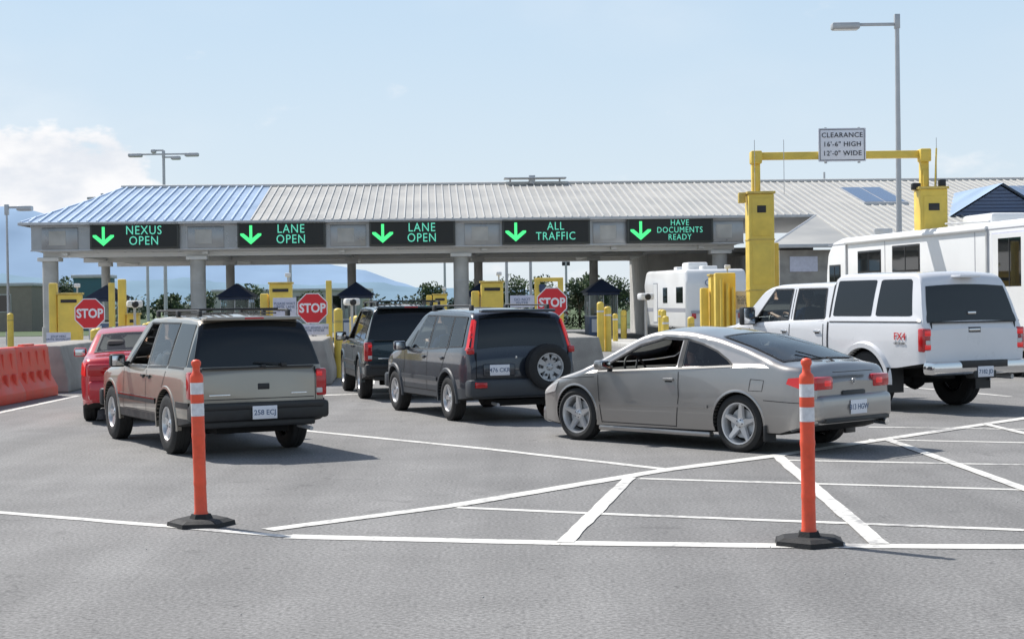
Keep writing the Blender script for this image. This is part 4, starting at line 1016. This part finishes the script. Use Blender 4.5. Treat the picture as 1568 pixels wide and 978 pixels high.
# ------------------------------------------------------------------ background buildings
def bld(name,x0,x1,y0,y1,h,mm,roofm=GALV,win=True):
    e=MB(); e.box(x0,x1,y0,y1,0,h,mm); e.box(x0-.15,x1+.15,y0-.15,y1+.15,h,h+.25,roofm,.02)
    if win:
        x=x0+1
        while x<x1-2.5:
            e.box(x,x+1.6,y0-.05,y0-.003,h*.45,h*.45+1.2,GLS); e.box(x-.08,x+1.68,y0-.03,y0-.002,h*.45-.1,h*.45+1.3,CONCL); x+=3.4
    e.obj(name)
BRN=mat('beige_wall',(.30,.26,.21),.8,var=.1); TEAL=mat('teal_wall',(.05,.14,.17),.6,var=.1)
bld('warehouse',-64,-36,120,135,3.4,BRN); bld('storage_shed',-32.3,-30.0,118,121,3.9,TEAL,win=False); bld('warehouse',-28,-14,150,160,3.0,CONCL)
bld('office_building',14,34,80,96,3.6,CONCL)
bld('customs_building',6.5,13,76,88,3.9,CONCL)
# ------------------------------------------------------------------ vegetation
def leafm(name,c): return mat(name,c,.8,var=.45,vscale=.7)
LF1=leafm('foliage',(.085,.125,.045)); LF2=leafm('foliage_dark',(.045,.075,.034)); LF3=leafm('foliage_blue',(.085,.12,.09)); BARK=mat('bark',(.09,.07,.05),.9)
def clump(mb,c,r,n,sz,m1,m2,sq=(1,1,1)):
    for i in range(n):
        d=Vector((random.gauss(0,1),random.gauss(0,1),random.gauss(0,1))).normalized()*r*(random.random()**.45)
        p=Vector(c)+Vector((d.x*sq[0],d.y*sq[1],d.z*sq[2]))
        a=Vector((random.uniform(-1,1),random.uniform(-1,1),random.uniform(-1,1))).normalized(); b=a.orthogonal().normalized()
        s_=sz*random.uniform(.6,1.3)
        mb.add([p-a*s_,p+b*s_*.6,p+a*s_,p-b*s_*.6],[(0,1,2,3)],m2 if d.z<0 or random.random()<.25 else m1)
def tree(x,y,h,r):
    m=MB(); m.cyl((0,0,0),(0,0,h*.45),h*.03,BARK,r1=h*.018)
    for i in range(7):
        a=random.uniform(0,6.28); rr=r*random.uniform(.25,.7); zz=h*random.uniform(.45,.85)
        m.cyl((0,0,h*.38),(rr*math.cos(a),rr*math.sin(a),zz),h*.013,BARK,r1=.02,n=6)
        clump(m,(rr*math.cos(a),rr*math.sin(a),zz),r*random.uniform(.35,.55),150,.12,LF1,LF2)
    clump(m,(0,0,h*.75),r*.6,220,.12,LF1,LF2)
    m.obj('tree',None,(x,y,0),flip=False)
for x,y,h,r in ((-24,112,2.6,1.3),(-19.3,118,3.3,1.5),(-36,128,4.2,1.9),(-27,140,3.2,1.7),(2.2,110,3.6,1.5),(4.4,104,3.2,1.4),(7.5,118,3.6,1.6),(-6.6,135,3.6,1.5),(13,115,4.5,2),(0,125,4.0,1.7),(-2.8,128,3.6,1.5),(5.8,112,3.7,1.5),(-17,135,2.9,1.3)): tree(x,y,h,r)
m=MB()
for i in range(26):
    x=-9.9+i*.52; hh=random.uniform(.85,1.15)
    for k in range(9): 
        z=(.2+k*.2)*hh; clump(m,(x,108,z),.34*(1-k/10)+.06,40,.09,LF2,LF2,(1,1,.7))
m.obj('cedar_hedge',flip=False)
m=MB(); x=-130
while x<130:
    h=random.uniform(1.8,3.6); clump(m,(x,230+random.uniform(-8,8),h*.5),h*.62,150,.36,LF3,LF2,(1.5,1,1)); x+=random.uniform(1.6,3)
m.obj('tree_line',flip=False)
m=MB()
for i in range(7): clump(m,(3.0+i*.45-1,79,.75),.42,110,.07,LF1,LF2)
RFL=mat('red_flowers',(.6,.03,.04),.7)
clump(m,(2.6,78.6,1.15),.3,60,.05,RFL,RFL); m.obj('flower_planter',flip=False)
GR=mat('grass',(.07,.11,.035),.9,var=.3,vscale=.5); gm=MB(); gm.add([(-400,98,.02),(400,98,.02),(400,600,.02),(-400,600,.02)],[(0,1,2,3)],GR); gm.obj('grass_field')
def mountain(name,P,y0,col,seed,thick=1500):
    random.seed(seed); m=MB(); M_=mat(name+'_haze',col,1,spec=0,var=.08,vscale=.004)  # aerial haze is painted into the base colour, no real atmosphere
    vs=[];nx=160;ny=7; ph=[random.uniform(0,6.28) for _ in range(8)]
    for j in range(ny):
        for i in range(nx+1):
            x=P[0][0]+(P[-1][0]-P[0][0])*i/nx
            z=lerpl(P,x)+sum(math.sin(x*.004*(1.9**k)+ph[k])*9/(1.5**k) for k in range(6))
            q=1-abs(j-4)/4.0 if j<4 else 1-(j-4)*.3
            z2=max(-5,z*q+math.sin(x*.01+j*2)*8*(j%4!=0))
            vs.append((x,y0+j*thick/ny-thick*.5,z2 if j else -5))
    m.add(vs,[(j*(nx+1)+i,j*(nx+1)+i+1,(j+1)*(nx+1)+i+1,(j+1)*(nx+1)+i) for j in range(ny-1) for i in range(nx)],M_,True)
    m.obj(name,flip=False)
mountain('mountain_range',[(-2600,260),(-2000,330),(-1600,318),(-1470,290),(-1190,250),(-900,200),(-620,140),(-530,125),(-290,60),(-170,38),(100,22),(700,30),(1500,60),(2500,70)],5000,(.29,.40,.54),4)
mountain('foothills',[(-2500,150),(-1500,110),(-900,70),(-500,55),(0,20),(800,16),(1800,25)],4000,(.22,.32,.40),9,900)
# ------------------------------------------------------------------ sky, sun
w=bpy.data.worlds.new('World'); sc.world=w; w.use_nodes=True; nt=w.node_tree; N=nt.nodes; K=nt.links.new
bg=N['Background']; bg.inputs['Strength'].default_value=.125
sky=N.new('ShaderNodeTexSky'); sky.sky_type='NISHITA'; sky.sun_disc=False; sky.sun_elevation=rad(50); sky.sun_rotation=rad(-48); sky.dust_density=1.2; sky.air_density=1.0
tc=N.new('ShaderNodeTexCoord'); sx=N.new('ShaderNodeSeparateXYZ'); K(tc.outputs['Generated'],sx.inputs[0])
def math_(op,a,b=None,clamp=False):
    n=N.new('ShaderNodeMath'); n.operation=op; n.use_clamp=clamp
    for i,q in enumerate((a,b)):
        if q is None: continue
        if isinstance(q,(int,float)): n.inputs[i].default_value=q
        else: K(q,n.inputs[i])
    return n.outputs[0]
def mr(i,a,b_,c,d,sm_=True):
    r=N.new('ShaderNodeMapRange'); r.interpolation_type='SMOOTHSTEP' if sm_ else 'LINEAR'
    for k,v in zip((1,2,3,4),(a,b_,c,d)): r.inputs[k].default_value=v
    K(i,r.inputs[0]); return r.outputs[0]
hz=N.new('ShaderNodeMix'); hz.data_type='RGBA'; K(mr(sx.outputs['Z'],0,.2,0,1,False),hz.inputs[0]); hz.inputs[6].default_value=(6.2,6.9,7.4,1); hz.inputs[7].default_value=(4.5,5.9,7.3,1)
haze=mr(sx.outputs['Z'],.15,.75,.92,0)
mix=N.new('ShaderNodeMix'); mix.data_type='RGBA'; K(haze,mix.inputs[0]); K(sky.outputs[0],mix.inputs[6]); K(hz.outputs[2],mix.inputs[7])
mp=N.new('ShaderNodeMapping'); mp.inputs['Scale'].default_value=(1,1,2.0); K(tc.outputs['Generated'],mp.inputs[0])
n1=N.new('ShaderNodeTexNoise'); n1.inputs['Scale'].default_value=17; n1.inputs['Detail'].default_value=10; n1.inputs['Roughness'].default_value=.56; K(mp.outputs[0],n1.inputs['Vector'])
n2=N.new('ShaderNodeTexNoise'); n2.inputs['Scale'].default_value=3; n2.inputs['Detail'].default_value=6; K(mp.outputs[0],n2.inputs['Vector'])
cx=mr(sx.outputs['X'],-.245,-.185,1,0); cz=mr(sx.outputs['Z'],.085,.135,1,0)
reg=math_('MULTIPLY',cx,cz)
cum=mr(math_('ADD',math_('MULTIPLY',reg,.58),n1.outputs['Fac']),.80,.93,0,1)
band=mr(sx.outputs['Z'],.04,.12,1,0)
cum2=mr(math_('ADD',math_('MULTIPLY',band,.10),n1.outputs['Fac']),.64,.86,0,.6)
wisp=mr(n2.outputs['Fac'],.45,.8,0,.3)
msk=math_('MAXIMUM',math_('MAXIMUM',cum,cum2),wisp)
shade=N.new('ShaderNodeMix'); shade.data_type='RGBA'; K(mr(n1.outputs['Fac'],.35,.6,0,1),shade.inputs[0]); shade.inputs[6].default_value=(6.4,6.7,7.2,1); shade.inputs[7].default_value=(7.9,7.9,8.0,1)
mix2=N.new('ShaderNodeMix'); mix2.data_type='RGBA'; K(msk,mix2.inputs[0]); K(mix.outputs[2],mix2.inputs[6]); K(shade.outputs[2],mix2.inputs[7])
K(mix2.outputs[2],bg.inputs['Color'])
sd=bpy.data.lights.new('sun','SUN'); sd.energy=5.0; sd.angle=rad(.5); sd.color=(1,.965,.91)
so=bpy.data.objects.new('sun',sd); sc.collection.objects.link(so)
to=Vector((-.74*math.cos(rad(50)),.67*math.cos(rad(50)),math.sin(rad(50))))
so.rotation_euler=to.to_track_quat('Z','Y').to_euler(); so.location=(-20,20,30)
# ------------------------------------------------------------------ camera
cd=bpy.data.cameras.new('camera'); cd.lens=56.25; cd.sensor_width=36; cd.clip_end=20000; cd.clip_start=.1
co=bpy.data.objects.new('camera',cd); sc.collection.objects.link(co)
co.matrix_world=Matrix.Translation((0,0,1.7))@Matrix.Rotation(rad(90-.61),4,'X')@Matrix.Rotation(rad(-.75),4,'Z')
sc.camera=co
sc.view_settings.view_transform='Standard'; sc.view_settings.look='None'; sc.view_settings.exposure=0
